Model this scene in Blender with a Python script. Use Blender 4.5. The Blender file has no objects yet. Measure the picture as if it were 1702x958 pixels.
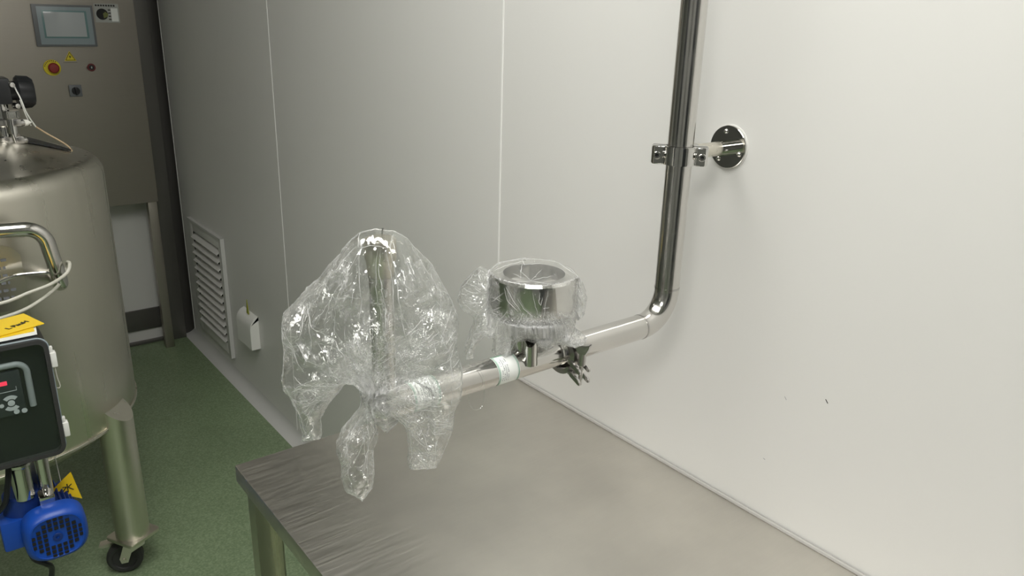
import bpy, bmesh, math, random
import numpy as np
from mathutils import Vector, Matrix, noise
from mathutils.geometry import delaunay_2d_cdt

S = bpy.context.scene
C = S.collection
R = math.radians
PI = math.pi

# ------------------------------------------------------------------ camera
cd = bpy.data.cameras.new('camera')
cam = bpy.data.objects.new('camera', cd)
C.objects.link(cam)
cr = Vector((0.78803009, -0.61509484, 0.02582469))
cu = Vector((0.18182744, 0.27261534, 0.94478551))
cf = Vector((0.5881729, 0.73982377, -0.32667021))
mw = Matrix((cr, cu, -cf)).transposed().to_4x4()
mw.translation = Vector((0, 0, 1.58))
cam.matrix_world = mw
cd.sensor_width = 36
cd.lens = 1293.44 / 1702 * 36
cd.clip_start = 0.02
S.camera = cam

# ------------------------------------------------------------------ world, exposure
W = bpy.data.worlds.new('world')
S.world = W
W.use_nodes = True
W.node_tree.nodes['Background'].inputs[0].default_value = (0.5, 0.52, 0.5, 1)
W.node_tree.nodes['Background'].inputs[1].default_value = 0.05
S.view_settings.view_transform = 'Standard'
S.view_settings.look = 'None'
S.view_settings.gamma = 1
S.view_settings.use_curve_mapping = False
S.view_settings.exposure = 0.04
S.cycles.max_bounces = 10
S.cycles.diffuse_bounces = 4
S.cycles.glossy_bounces = 6
S.cycles.transparent_max_bounces = 40
S.cycles.sample_clamp_indirect = 4.0

# ceiling lamps: (x, y, size x, size y, emission strength)
LAMPS = [(0.24, 0.62, 0.60, 1.80, 10.0, 'long ceiling light panel above the steel table'),
         (-0.10, 2.20, 0.25, 0.25, 4.0, 'small square ceiling light panel further along the wall'),
         (-1.10, -0.50, 0.60, 0.60, 27.0, 'square ceiling light panel by the far corner behind the table')]

# ------------------------------------------------------------------ helpers
class Geo:
    def __init__(self):
        self.v = []; self.f = []
    def add(self, vs, fs):
        n = len(self.v)
        self.v += [tuple(p) for p in vs]
        self.f += [tuple(i + n for i in q) for q in fs]
        return self
    def box(self, lo, hi, bev=0.0, M=None):
        bm = bmesh.new()
        bmesh.ops.create_cube(bm, size=1)
        for v in bm.verts:
            v.co = Vector([(lo[i] + hi[i]) / 2 + v.co[i] * (hi[i] - lo[i]) for i in range(3)])
        if bev:
            bmesh.ops.bevel(bm, geom=list(bm.edges), offset=bev, segments=2, affect='EDGES', profile=0.6)
        return self.bm(bm, M)
    def bm(self, bm, M=None):
        bm.verts.index_update()
        vs = [(M @ v.co if M is not None else v.co.copy()) for v in bm.verts]
        fs = [[v.index for v in q.verts] for q in bm.faces]
        bm.free()
        return self.add(vs, fs)
    def prism(self, pts, origin, U, V, depth, bev=0.0):
        """closed outline pts (u, v) in plane origin + u U + v V, extruded by depth along U x V"""
        U = Vector(U); V = Vector(V); N = U.cross(V).normalized()
        o = Vector(origin)
        bm = bmesh.new()
        vs = [bm.verts.new(o + U * a + V * b) for a, b in pts]
        fc = bm.faces.new(vs)
        r = bmesh.ops.extrude_face_region(bm, geom=[fc])
        top = [g for g in r['geom'] if isinstance(g, bmesh.types.BMVert)]
        for v in top: v.co += N * depth
        bmesh.ops.recalc_face_normals(bm, faces=list(bm.faces))
        if bev:
            es = [e for e in bm.edges if len(e.link_faces) == 2 and e.calc_face_angle(0) > 0.9]
            bmesh.ops.bevel(bm, geom=es, offset=bev, segments=2, affect='EDGES')
        return self.bm(bm)
    def lathe(self, prof, c, axis=(0, 0, 1), seg=48, a0=0, a1=2 * PI, closed=False):
        """prof: (radius, height along axis)"""
        ax = Vector(axis).normalized()
        u = ax.orthogonal().normalized() if abs(ax.z) < 0.9 else Vector((1, 0, 0))
        u = (u - ax * u.dot(ax)).normalized()
        w = ax.cross(u)
        c = Vector(c)
        full = abs(a1 - a0 - 2 * PI) < 1e-6
        n = seg if full else seg + 1
        vs = []
        for r, h in prof:
            for k in range(n):
                a = a0 + (a1 - a0) * k / seg
                vs.append(c + ax * h + (u * math.cos(a) + w * math.sin(a)) * max(r, 1e-5))
        fs = []
        m = len(prof)
        for i in range(m if closed else m - 1):
            j = (i + 1) % m
            for k in range(seg):
                k2 = (k + 1) % n
                fs.append((i * n + k, i * n + k2, j * n + k2, j * n + k))
        if not full and closed:
            fs.append(tuple(i * n for i in range(m))); fs.append(tuple(i * n + n - 1 for i in reversed(range(m))))
        return self.add(vs, fs)
    def cyl(self, p0, p1, r0, r1=None, seg=32, bev=0.0):
        p0 = Vector(p0); p1 = Vector(p1); r1 = r0 if r1 is None else r1
        L = (p1 - p0).length
        pr = [(0, 0), (r0 - bev, 0), (r0, bev), (r1, L - bev), (r1 - bev, L), (0, L)] if bev else [(0, 0), (r0, 0), (r1, L), (0, L)]
        return self.lathe(pr, p0, p1 - p0, seg)
    def ring(self, p0, p1, ro, ri, seg=48, bev=0.0):
        p0 = Vector(p0); p1 = Vector(p1); L = (p1 - p0).length
        b = bev
        pr = [(ri, 0), (ro - b, 0), (ro, b), (ro, L - b), (ro - b, L), (ri, L)] if b else [(ri, 0), (ro, 0), (ro, L), (ri, L)]
        return self.lathe(pr, p0, p1 - p0, seg, closed=True)
    def tube(self, pts, r, seg=16, caps=True, closed=False):
        P = [Vector(p) for p in pts]
        n = len(P); vs = []; prev = None
        for i in range(n):
            a = P[i - 1] if (i or closed) else P[i]
            b = P[(i + 1) % n] if (i < n - 1 or closed) else P[i]
            t = (b - a).normalized()
            if prev is None: u = t.orthogonal().normalized()
            else: u = (prev - t * prev.dot(t)).normalized()
            prev = u; w = t.cross(u)
            for k in range(seg):
                q = 2 * PI * k / seg
                vs.append(P[i] + (u * math.cos(q) + w * math.sin(q)) * r)
        fs = []
        for i in range(n if closed else n - 1):
            j = (i + 1) % n
            for k in range(seg):
                k2 = (k + 1) % seg
                fs.append((i * seg + k, i * seg + k2, j * seg + k2, j * seg + k))
        if caps and not closed:
            fs.append(tuple(reversed(range(seg)))); fs.append(tuple((n - 1) * seg + k for k in range(seg)))
        return self.add(vs, fs)

def fillet(pts, rad, n=10):
    P = [Vector(p) for p in pts]; out = [P[0]]
    for i in range(1, len(P) - 1):
        a = (P[i - 1] - P[i]); b = (P[i + 1] - P[i])
        la, lb = a.length, b.length; a.normalize(); b.normalize()
        ang = a.angle(b); r_ = rad
        t = min(r_ / math.tan(ang / 2), la * .49, lb * .49); r_ = t * math.tan(ang / 2)
        c = P[i] + (a + b).normalized() * (r_ / math.sin(ang / 2))
        s = P[i] + a * t - c; e = P[i] + b * t - c
        th = s.angle(e)
        for k in range(n + 1):
            q = k / n
            out.append(c + (s * math.sin((1 - q) * th) + e * math.sin(q * th)) / math.sin(th))
    out.append(P[-1]); return out

def smooth_path(pts, n=8):
    P = [Vector(p) for p in pts]; out = []
    for i in range(len(P) - 1):
        p0 = P[max(i - 1, 0)]; p1 = P[i]; p2 = P[i + 1]; p3 = P[min(i + 2, len(P) - 1)]
        for k in range(n):
            t = k / n
            out.append(0.5 * ((2 * p1) + (p2 - p0) * t + (2 * p0 - 5 * p1 + 4 * p2 - p3) * t * t + (3 * p1 - p0 - 3 * p2 + p3) * t ** 3))
    out.append(P[-1]); return out

def rrect(w, h, r, n=6):
    out = []
    for cx, cy, a in ((w / 2 - r, h / 2 - r, 0), (-w / 2 + r, h / 2 - r, 90), (-w / 2 + r, -h / 2 + r, 180), (w / 2 - r, -h / 2 + r, 270)):
        for k in range(n + 1):
            q = R(a + 90 * k / n); out.append((cx + r * math.cos(q), cy + r * math.sin(q)))
    return out

ORG = {}
def obj(name, g, mat, parent=None, ang=35, smooth=True):
    """ONE mesh object; vertices are given in room coordinates"""
    o_ = ORG[parent.name] if parent is not None else None
    if o_ is None:
        xs = np.array(g.v); lo = xs.min(0); hi = xs.max(0)
        o_ = Vector(((lo[0] + hi[0]) / 2, (lo[1] + hi[1]) / 2, lo[2]))
    me = bpy.data.meshes.new(name)
    me.from_pydata([Vector(p) - o_ for p in g.v], [], g.f)
    bm = bmesh.new(); bm.from_mesh(me)
    bmesh.ops.remove_doubles(bm, verts=list(bm.verts), dist=1e-6)
    bmesh.ops.recalc_face_normals(bm, faces=list(bm.faces))
    bm.to_mesh(me); bm.free()
    if smooth:
        me.shade_smooth(); me.set_sharp_from_angle(angle=R(ang))
    me.materials.append(mat)
    o = bpy.data.objects.new(name, me); C.objects.link(o)
    if parent is not None: o.parent = parent
    else: o.location = o_
    ORG[o.name] = o_
    return o
def thing(name, label, cat, loc=(0, 0, 0), group=None):
    o = bpy.data.objects.new(name, None); C.objects.link(o)
    o.location = loc; o.empty_display_size = 0.05; ORG[o.name] = Vector(loc)
    return tag(o, label, cat, group)
def tag(o, label, cat=None, group=None):
    o['label'] = label
    if cat: o['category'] = cat
    if group: o['group'] = group
    return o
def struct(name, g, mat, **k):
    o = obj(name, g, mat, **k); o['kind'] = 'structure'; return o
def text_geo(s, size, origin, U, V, depth=0.0003, align='CENTER'):
    cu_ = bpy.data.curves.new('t', 'FONT'); cu_.body = s; cu_.size = size
    cu_.align_x = align; cu_.align_y = 'CENTER'; cu_.extrude = depth; cu_.offset = size * .035; cu_.resolution_u = 3
    ob = bpy.data.objects.new('t', cu_); C.objects.link(ob)
    dg = bpy.context.evaluated_depsgraph_get()
    me = bpy.data.meshes.new_from_object(ob.evaluated_get(dg))
    U = Vector(U).normalized(); V = Vector(V).normalized(); N = U.cross(V); o = Vector(origin)
    g = Geo()
    g.add([o + U * v.co.x + V * v.co.y + N * v.co.z for v in me.vertices], [tuple(p.vertices) for p in me.polygons])
    bpy.data.objects.remove(ob); bpy.data.curves.remove(cu_); bpy.data.meshes.remove(me)
    return g

# ------------------------------------------------------------------ materials
def mat(name, col=(.8, .8, .8), rough=.5, metal=0.0, spec=.5, **k):
    m = bpy.data.materials.new(name); m.use_nodes = True
    b = m.node_tree.nodes['Principled BSDF']
    b.inputs['Base Color'].default_value = (*col, 1); b.inputs['Roughness'].default_value = rough
    b.inputs['Metallic'].default_value = metal; b.inputs['Specular IOR Level'].default_value = spec
    for a, v in k.items(): b.inputs[a.replace('_', ' ')].default_value = v
    return m
def nd(m, t, **k):
    n = m.node_tree.nodes.new(t)
    for a, v in k.items(): setattr(n, a, v)
    return n
def ln(m, a, b): m.node_tree.links.new(a, b)
def noisy(m, scale=(1, 1, 1), freq=10, detail=4, col=None, rough=None, bump=0, dist=.002):
    """noise in object space driving colour / roughness / bump"""
    b = m.node_tree.nodes['Principled BSDF']
    tc = nd(m, 'ShaderNodeTexCoord'); mp = nd(m, 'ShaderNodeMapping'); mp.inputs['Scale'].default_value = scale
    nz = nd(m, 'ShaderNodeTexNoise'); nz.inputs['Scale'].default_value = freq; nz.inputs['Detail'].default_value = detail
    ln(m, tc.outputs['Object'], mp.inputs[0]); ln(m, mp.outputs[0], nz.inputs['Vector'])
    if col:
        rp = nd(m, 'ShaderNodeValToRGB'); rp.color_ramp.elements[0].color = (*col[0], 1); rp.color_ramp.elements[1].color = (*col[1], 1)
        rp.color_ramp.elements[0].position = .35; rp.color_ramp.elements[1].position = .65
        ln(m, nz.outputs['Fac'], rp.inputs[0]); ln(m, rp.outputs[0], b.inputs['Base Color'])
    if rough:
        mr = nd(m, 'ShaderNodeMapRange'); mr.inputs['To Min'].default_value = rough[0]; mr.inputs['To Max'].default_value = rough[1]
        mr.inputs['From Min'].default_value = .3; mr.inputs['From Max'].default_value = .7
        ln(m, nz.outputs['Fac'], mr.inputs[0]); ln(m, mr.outputs[0], b.inputs['Roughness'])
    if bump:
        bp = nd(m, 'ShaderNodeBump'); bp.inputs['Strength'].default_value = bump; bp.inputs['Distance'].default_value = dist
        ln(m, nz.outputs['Fac'], bp.inputs['Height']); ln(m, bp.outputs[0], b.inputs['Normal'])
    return nz

M = {}
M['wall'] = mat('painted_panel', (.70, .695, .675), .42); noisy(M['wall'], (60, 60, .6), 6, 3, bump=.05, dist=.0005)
M['wall_dim'] = mat('darkened_panel', (.27, .27, .26), .5)  # unseen walls darkened to give the steel darker reflections
M['reflection_panel'] = mat('dark_reflection_panel', (.03, .032, .035), .4)  # for added out-of-view panels that put dark bands in the steel
M['corner'] = mat('shade_dark_trim', (.16, .155, .145), .38, .6)  # shade of the back corner put into this trim colour
M['cove'] = mat('cove_plastic', (.60, .60, .585), .4)
M['seam'] = mat('seam_plastic', (.86, .86, .84), .3)
M['ceiling'] = mat('ceiling_panel', (.62, .62, .60), .6)
M['steel'] = mat('polished_steel', (.66, .645, .62), .13, 1.0); noisy(M['steel'], (1, 1, 1), 40, 3, rough=(.09, .2))
M['chrome'] = mat('mirror_steel', (.68, .67, .65), .07, 1.0)
M['cast'] = mat('cast_steel', (.50, .485, .47), .24, 1.0); noisy(M['cast'], (1, 1, 1), 300, 2, bump=.1, dist=.0006)
M['bore_reflection'] = mat('pale_bore_reflection', (.62, .62, .60), .4)  # bright reflection inside the ring, put in as pale colour
M['satin'] = mat('satin_steel', (.72, .69, .61), .30, 1.0); noisy(M['satin'], (1, 1, .05), 30, 4, rough=(.25, .37))
M['cabinet'] = mat('brushed_cabinet_steel', (.43, .40, .355), .42, 1.0); noisy(M['cabinet'], (1, 1, 40), 8, 4, rough=(.36, .46))
M['black'] = mat('black_plastic', (.012, .013, .015), .35)
M['rubber'] = mat('grey_rubber', (.035, .035, .035), .6)
M['dark'] = mat('dark_gap', (.01, .01, .01), .7)
M['white_plastic'] = mat('white_plastic', (.78, .78, .75), .35)
M['ivory'] = mat('ivory_plastic', (.80, .79, .74), .4)
M['blue'] = mat('blue_enamel', (.008, .07, .42), .38)
M['deep_blue'] = mat('blue_enamel_cast', (.008, .035, .20), .45)
M['yellow'] = mat('yellow_card', (.90, .62, .02), .45)
M['sign_yellow'] = mat('yellow_enamel', (.80, .66, .03), .4)
M['red'] = mat('red_plastic', (.28, .025, .02), .45)
M['dark_red'] = mat('dark_red_plastic', (.12, .012, .015), .35)
M['ink'] = mat('black_ink', (.02, .018, .015), .6)
M['paper'] = mat('label_paper', (.86, .88, .86), .45)
M['green_ink'] = mat('green_ink', (.02, .24, .12), .45)
M['grey_ink'] = mat('grey_ink', (.22, .23, .25), .6)
M['bezel'] = mat('grey_bezel', (.16, .17, .18), .4)
M['bezel_light'] = mat('blue_grey_bezel', (.30, .36, .39), .35)
M['screen'] = mat('screen_glass', (.50, .53, .55), .12)
M['screen_edge'] = mat('screen_edge_teal', (.16, .28, .28), .3)
M['keypad'] = mat('keypad_dark', (.035, .042, .045), .35)
M['keygrey'] = mat('keypad_grey', (.62, .65, .66), .4)
M['frame_grey'] = mat('inverter_frame', (.34, .37, .37), .4)
M['led'] = mat('red_digits', (.5, .02, .04), .4, Emission_Color=(1, .06, .12, 1), Emission_Strength=.9)
M['cable'] = mat('pale_cable', (.55, .54, .47), .35)
M['tan'] = mat('tan_cord', (.50, .38, .24), .5)
M['sprout'] = mat('yellow_green_tab', (.30, .32, .03), .5)
M['sign_grey'] = mat('sign_backing', (.42, .43, .41), .5)
M['sign_olive'] = mat('olive_print', (.16, .18, .05), .5)
M['silicone'] = mat('silicone_bead', (.42, .41, .39), .4)

def floor_mat():
    m = mat('green_epoxy', (.1, .2, .08), .38)
    b = m.node_tree.nodes['Principled BSDF']
    tc = nd(m, 'ShaderNodeTexCoord')
    n1 = nd(m, 'ShaderNodeTexNoise'); n1.inputs['Scale'].default_value = 170; n1.inputs['Detail'].default_value = 2
    n2 = nd(m, 'ShaderNodeTexNoise'); n2.inputs['Scale'].default_value = 3
    ln(m, tc.outputs['Object'], n1.inputs['Vector']); ln(m, tc.outputs['Object'], n2.inputs['Vector'])
    rp = nd(m, 'ShaderNodeValToRGB'); e = rp.color_ramp.elements
    e[0].position = .36; e[0].color = (.20, .28, .155, 1); e[1].position = .72; e[1].color = (.33, .42, .26, 1)
    ln(m, n1.outputs['Fac'], rp.inputs[0])
    mx = nd(m, 'ShaderNodeMix', data_type='RGBA', blend_type='MULTIPLY'); mx.inputs[0].default_value = .30
    ln(m, rp.outputs[0], mx.inputs[6]); ln(m, n2.outputs['Fac'], mx.inputs[7]); ln(m, mx.outputs[2], b.inputs['Base Color'])
    return m
M['floor'] = floor_mat()

def table_mat():
    m = mat('brushed_table_steel', (.50, .48, .455), .34, 1.0)
    b = m.node_tree.nodes['Principled BSDF']
    tc = nd(m, 'ShaderNodeTexCoord'); mp = nd(m, 'ShaderNodeMapping'); mp.inputs['Scale'].default_value = (2, 60, 1)
    ln(m, tc.outputs['Object'], mp.inputs[0])
    n1 = nd(m, 'ShaderNodeTexNoise'); n1.inputs['Scale'].default_value = 6; n1.inputs['Detail'].default_value = 6
    ln(m, mp.outputs[0], n1.inputs['Vector'])
    n2 = nd(m, 'ShaderNodeTexNoise'); n2.inputs['Scale'].default_value = 5; n2.inputs['Detail'].default_value = 5
    ln(m, tc.outputs['Object'], n2.inputs['Vector'])
    rp = nd(m, 'ShaderNodeValToRGB'); e = rp.color_ramp.elements
    e[0].position = .3; e[0].color = (.66, .635, .59, 1); e[1].position = .7; e[1].color = (.80, .77, .71, 1)
    ln(m, n2.outputs['Fac'], rp.inputs[0]); ln(m, rp.outputs[0], b.inputs['Base Color'])
    mr = nd(m, 'ShaderNodeMapRange'); mr.inputs['From Min'].default_value = .3; mr.inputs['From Max'].default_value = .7
    mr.inputs['To Min'].default_value = .30; mr.inputs['To Max'].default_value = .42
    ln(m, n1.outputs['Fac'], mr.inputs[0]); ln(m, mr.outputs[0], b.inputs['Roughness'])
    # fine scratches
    mp2 = nd(m, 'ShaderNodeMapping'); mp2.inputs['Scale'].default_value = (3, 22, 1); mp2.inputs['Rotation'].default_value = (0, 0, .5)
    ln(m, tc.outputs['Object'], mp2.inputs[0])
    n3 = nd(m, 'ShaderNodeTexNoise'); n3.inputs['Scale'].default_value = 12; n3.inputs['Detail'].default_value = 8; n3.inputs['Roughness'].default_value = .7
    ln(m, mp2.outputs[0], n3.inputs['Vector'])
    ad = nd(m, 'ShaderNodeMath', operation='ADD'); ln(m, n1.outputs['Fac'], ad.inputs[0]); ln(m, n3.outputs['Fac'], ad.inputs[1])
    bp = nd(m, 'ShaderNodeBump'); bp.inputs['Strength'].default_value = .12; bp.inputs['Distance'].default_value = .0006
    ln(m, ad.outputs[0], bp.inputs['Height']); ln(m, bp.outputs[0], b.inputs['Normal'])
    return m
M['table'] = table_mat()

def film_mat(name='clear_film', base=.105, edge=.85, white=.016):
    m = bpy.data.materials.new(name); m.use_nodes = True
    nt = m.node_tree; nt.nodes.clear()
    out = nd(m, 'ShaderNodeOutputMaterial')
    tr = nd(m, 'ShaderNodeBsdfTransparent'); tr.inputs[0].default_value = (.975, .98, .975, 1)
    gl = nd(m, 'ShaderNodeBsdfGlossy'); gl.inputs['Roughness'].default_value = .06; gl.inputs['Color'].default_value = (1, 1, 1, 1)
    tc = nd(m, 'ShaderNodeTexCoord')
    nz = nd(m, 'ShaderNodeTexVoronoi', feature='F1'); nz.inputs['Scale'].default_value = 210
    ln(m, tc.outputs['Object'], nz.inputs['Vector'])
    at = nd(m, 'ShaderNodeAttribute', attribute_name='crinkle')
    bs = nd(m, 'ShaderNodeMath', operation='MULTIPLY_ADD'); bs.inputs[1].default_value = .7; bs.inputs[2].default_value = .22; ln(m, at.outputs['Fac'], bs.inputs[0])
    bp = nd(m, 'ShaderNodeBump'); bp.inputs['Distance'].default_value = .002
    nt0 = nd(m, 'ShaderNodeAttribute', attribute_name='net'); bm_ = nd(m, 'ShaderNodeMath', operation='MULTIPLY', use_clamp=True)
    ln(m, bs.outputs[0], bm_.inputs[0]); ln(m, nt0.outputs['Fac'], bm_.inputs[1]); ln(m, bm_.outputs[0], bp.inputs['Strength'])
    ln(m, nz.outputs['Distance'], bp.inputs['Height']); ln(m, bp.outputs[0], gl.inputs['Normal'])
    # net of creases: distorted cell borders, broken up by noise
    dn = nd(m, 'ShaderNodeTexNoise'); dn.inputs['Scale'].default_value = 22; dn.inputs['Detail'].default_value = 3
    ln(m, tc.outputs['Object'], dn.inputs['Vector'])
    off = nd(m, 'ShaderNodeVectorMath', operation='MULTIPLY_ADD'); off.inputs[1].default_value = (.022, .022, .022)
    ln(m, dn.outputs['Color'], off.inputs[0]); ln(m, tc.outputs['Object'], off.inputs[2])
    lines = []
    for sc_, wd, msk, stz, hi_ in ((30, .018, 14, .45, .6), (85, .040, 40, .8, .35), (190, .075, 60, 1.0, .6)):
        mp = nd(m, 'ShaderNodeMapping'); mp.inputs['Scale'].default_value = (1, 1, stz); mp.inputs['Rotation'].default_value = (.2, .3, .1)
        ln(m, off.outputs[0], mp.inputs[0])
        v = nd(m, 'ShaderNodeTexVoronoi', feature='DISTANCE_TO_EDGE'); v.inputs['Scale'].default_value = sc_; ln(m, mp.outputs[0], v.inputs['Vector'])
        r1 = nd(m, 'ShaderNodeMapRange', interpolation_type='SMOOTHSTEP'); r1.inputs['From Max'].default_value = wd; r1.inputs['To Min'].default_value = 1; r1.inputs['To Max'].default_value = 0
        ln(m, v.outputs['Distance'], r1.inputs[0])
        q = nd(m, 'ShaderNodeTexNoise'); q.inputs['Scale'].default_value = msk; q.inputs['Detail'].default_value = 2; ln(m, tc.outputs['Object'], q.inputs['Vector'])
        r2 = nd(m, 'ShaderNodeMapRange'); r2.inputs['From Min'].default_value = .48; r2.inputs['From Max'].default_value = .60; r2.inputs['To Max'].default_value = hi_
        ln(m, q.outputs['Fac'], r2.inputs[0])
        mu = nd(m, 'ShaderNodeMath', operation='MULTIPLY'); ln(m, r1.outputs[0], mu.inputs[0]); ln(m, r2.outputs[0], mu.inputs[1])
        if sc_ > 100:
            m3 = nd(m, 'ShaderNodeMath', operation='MULTIPLY'); ln(m, mu.outputs[0], m3.inputs[0]); ln(m, at.outputs['Fac'], m3.inputs[1]); mu = m3
        lines.append(mu)
    a1 = nd(m, 'ShaderNodeMath', operation='ADD'); ln(m, lines[0].outputs[0], a1.inputs[0]); ln(m, lines[1].outputs[0], a1.inputs[1])
    a3 = nd(m, 'ShaderNodeMath', operation='ADD'); ln(m, a1.outputs[0], a3.inputs[0]); ln(m, lines[2].outputs[0], a3.inputs[1])
    nt_ = nd(m, 'ShaderNodeAttribute', attribute_name='net')
    a2 = nd(m, 'ShaderNodeMath', operation='MULTIPLY'); ln(m, a3.outputs[0], a2.inputs[0]); ln(m, nt_.outputs['Fac'], a2.inputs[1])
    b2 = nd(m, 'ShaderNodeBump'); b2.inputs['Distance'].default_value = .0012; b2.inputs['Strength'].default_value = 1.0
    ln(m, a2.outputs[0], b2.inputs['Height']); ln(m, bp.outputs[0], b2.inputs['Normal']); ln(m, b2.outputs[0], gl.inputs['Normal'])
    lw = nd(m, 'ShaderNodeLayerWeight'); lw.inputs['Blend'].default_value = .5; ln(m, b2.outputs[0], lw.inputs['Normal'])
    crk = at
    pw = nd(m, 'ShaderNodeMath', operation='POWER'); pw.inputs[1].default_value = 3.5; ln(m, lw.outputs['Facing'], pw.inputs[0])
    mr = nd(m, 'ShaderNodeMapRange'); mr.inputs['To Min'].default_value = base; mr.inputs['To Max'].default_value = edge
    ln(m, pw.outputs[0], mr.inputs[0])
    mx = nd(m, 'ShaderNodeMixShader'); ln(m, mr.outputs[0], mx.inputs[0]); ln(m, tr.outputs[0], mx.inputs[1]); ln(m, gl.outputs[0], mx.inputs[2])
    # whitened creases: stress white on sharp folds, plus glints put in as white
    at = nd(m, 'ShaderNodeAttribute', attribute_name='crease')
    ad = nd(m, 'ShaderNodeMath', operation='MULTIPLY_ADD', use_clamp=True); ad.inputs[1].default_value = .42; ad.inputs[2].default_value = white; ln(m, at.outputs['Fac'], ad.inputs[0])
    ae = nd(m, 'ShaderNodeMath', operation='MULTIPLY_ADD', use_clamp=True); ae.inputs[1].default_value = .30; ln(m, a2.outputs[0], ae.inputs[0]); ln(m, ad.outputs[0], ae.inputs[2])
    ad = nd(m, 'ShaderNodeMath', operation='MULTIPLY_ADD', use_clamp=True); ad.inputs[1].default_value = .09; ln(m, crk.outputs['Fac'], ad.inputs[0]); ln(m, ae.outputs[0], ad.inputs[2])
    df = nd(m, 'ShaderNodeBsdfDiffuse'); df.inputs[0].default_value = (.9, .9, .9, 1)
    tl = nd(m, 'ShaderNodeBsdfTranslucent'); tl.inputs[0].default_value = (.9, .9, .9, 1)
    m1 = nd(m, 'ShaderNodeMixShader'); m1.inputs[0].default_value = .45; ln(m, df.outputs[0], m1.inputs[1]); ln(m, tl.outputs[0], m1.inputs[2])
    m2 = nd(m, 'ShaderNodeMixShader'); ln(m, ad.outputs[0], m2.inputs[0]); ln(m, mx.outputs[0], m2.inputs[1]); ln(m, m1.outputs[0], m2.inputs[2])
    ln(m, m2.outputs[0], out.inputs['Surface'])
    return m
M['film'] = film_mat()

def cover_mat():
    m = bpy.data.materials.new('clear_cover'); m.use_nodes = True; m.node_tree.nodes.clear()
    out = nd(m, 'ShaderNodeOutputMaterial'); tr = nd(m, 'ShaderNodeBsdfTransparent'); tr.inputs[0].default_value = (.90, .92, .92, 1)
    gl = nd(m, 'ShaderNodeBsdfGlossy'); gl.inputs['Roughness'].default_value = .08
    mx = nd(m, 'ShaderNodeMixShader'); mx.inputs[0].default_value = .035
    ln(m, tr.outputs[0], mx.inputs[1]); ln(m, gl.outputs[0], mx.inputs[2]); ln(m, mx.outputs[0], out.inputs['Surface'])
    return m
M['cover'] = cover_mat()

# ------------------------------------------------------------------ room shell
WX, BY, LX, NY, CH = 1.03, 3.95, -2.6, -1.8, 2.60
struct('floor', Geo().box((LX, NY, -.05), (WX + .1, BY + .1, 0)), M['floor'])
struct('ceiling', Geo().box((LX, NY, CH), (WX + .1, BY + .1, CH + .05)), M['ceiling'])
struct('wall_right', Geo().box((WX, NY, 0), (WX + .08, BY + .08, CH)), M['wall'])
struct('wall_back', Geo().box((LX, BY, 0), (WX, BY + .08, CH)), M['wall'])
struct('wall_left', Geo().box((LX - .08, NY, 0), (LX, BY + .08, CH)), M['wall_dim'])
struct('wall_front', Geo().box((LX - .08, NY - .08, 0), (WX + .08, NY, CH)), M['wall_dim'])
struct('reflection_panel_1', Geo().box((-.55, NY, 0), (.45, NY + .03, 2.1), .004), M['reflection_panel'])  # added unseen dark panel for the polished pipes to reflect
struct('reflection_panel_2', Geo().box((LX, .2, 0), (LX + .03, 1.2, 2.1), .004), M['reflection_panel'])  # second added unseen panel, also there for dark reflections
def cove(p0, p1, U, V, r, n=8):
    """quarter-round strip filling the inner corner from p0 to p1; U, V point away from the corner"""
    g = Geo(); U = Vector(U); V = Vector(V); vs = []
    for p in (Vector(p0), Vector(p1)):
        vs.append(p)
        for k in range(n + 1):
            a = PI / 2 * k / n
            vs.append(p + U * (r - r * math.sin(a)) + V * (r - r * math.cos(a)))
    m = n + 2
    fs = [(i, i + 1, m + i + 1, m + i) for i in range(m - 1)] + [(m - 1, 0, m, 2 * m - 1), tuple(range(m)), tuple(reversed(range(m, 2 * m)))]
    return g.add(vs, fs)
struct('baseboard_right', cove((WX, NY, 0), (WX, BY, 0), (-1, 0, 0), (0, 0, 1), .045), M['cove'])
struct('trim_1', cove((WX, BY, 0), (WX, BY, CH), (-1, 0, 0), (0, -1, 0), .05), M['corner'])  # corner cove, its colour darkened with the corner shade
struct('trim_2', Geo().box((WX - .0012, 1.346, 0), (WX, 1.3500, CH)), M['seam'])
struct('trim_3', Geo().box((WX - .0012, 2.619, 0), (WX, 2.6235, CH)), M['seam'])
struct('corner_shade_strip', Geo().box((.912, BY - .05, 0), (WX - .045, BY, CH), .002), M['corner'])  # added dark strip in place of shade beside the cabinet
struct('trim_6', Geo().box((WX - .0014, BY - .054, 0), (WX, BY - .048, CH)), M['seam'])
g = Geo().box((LX, BY - .012, .07), (.90, BY, .175), .002)
g.box((LX, BY - .03, 0), (.90, BY, .012), .002)
struct('baseboard_back', g, M['corner'])  # colour darkened for the unlit back of the room
# scuffs on the wall paint
for y_, z_, L_, t_, a_ in ((.528, 1.049, .007, .0012, 50), (.595, 1.026, .006, .0007, 50), (.616, .906, .004, .0008, 20)):
    Mx = Matrix.Translation((WX - .0002, y_, z_)) @ Matrix.Rotation(R(a_), 4, 'X')
    o = obj('wall_scuff', Geo().box((-.0001, -L_ / 2, -t_ / 2), (.0001, L_ / 2, t_ / 2), M=Mx), M['grey_ink'] if t_ < .001 else M['ink'])
    o['kind'] = 'structure'

for x, y, w, d, e, lab in LAMPS:
    t = thing('ceiling_light', lab, 'ceiling light', (x, y, CH - .03))
    obj('frame', Geo().add([], []).prism(rrect(w + .05, d + .05, .01), (x, y, CH - .025), (1, 0, 0), (0, 1, 0), .025), M['white_plastic'], t)
    em = mat('lamp_diffuser', (.9, .9, .9), .5, Emission_Color=(1, .985, .94, 1), Emission_Strength=e)
    obj('diffuser', Geo().box((x - w / 2, y - d / 2, CH - .03), (x + w / 2, y + d / 2, CH - .0251)), em, t)

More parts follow.
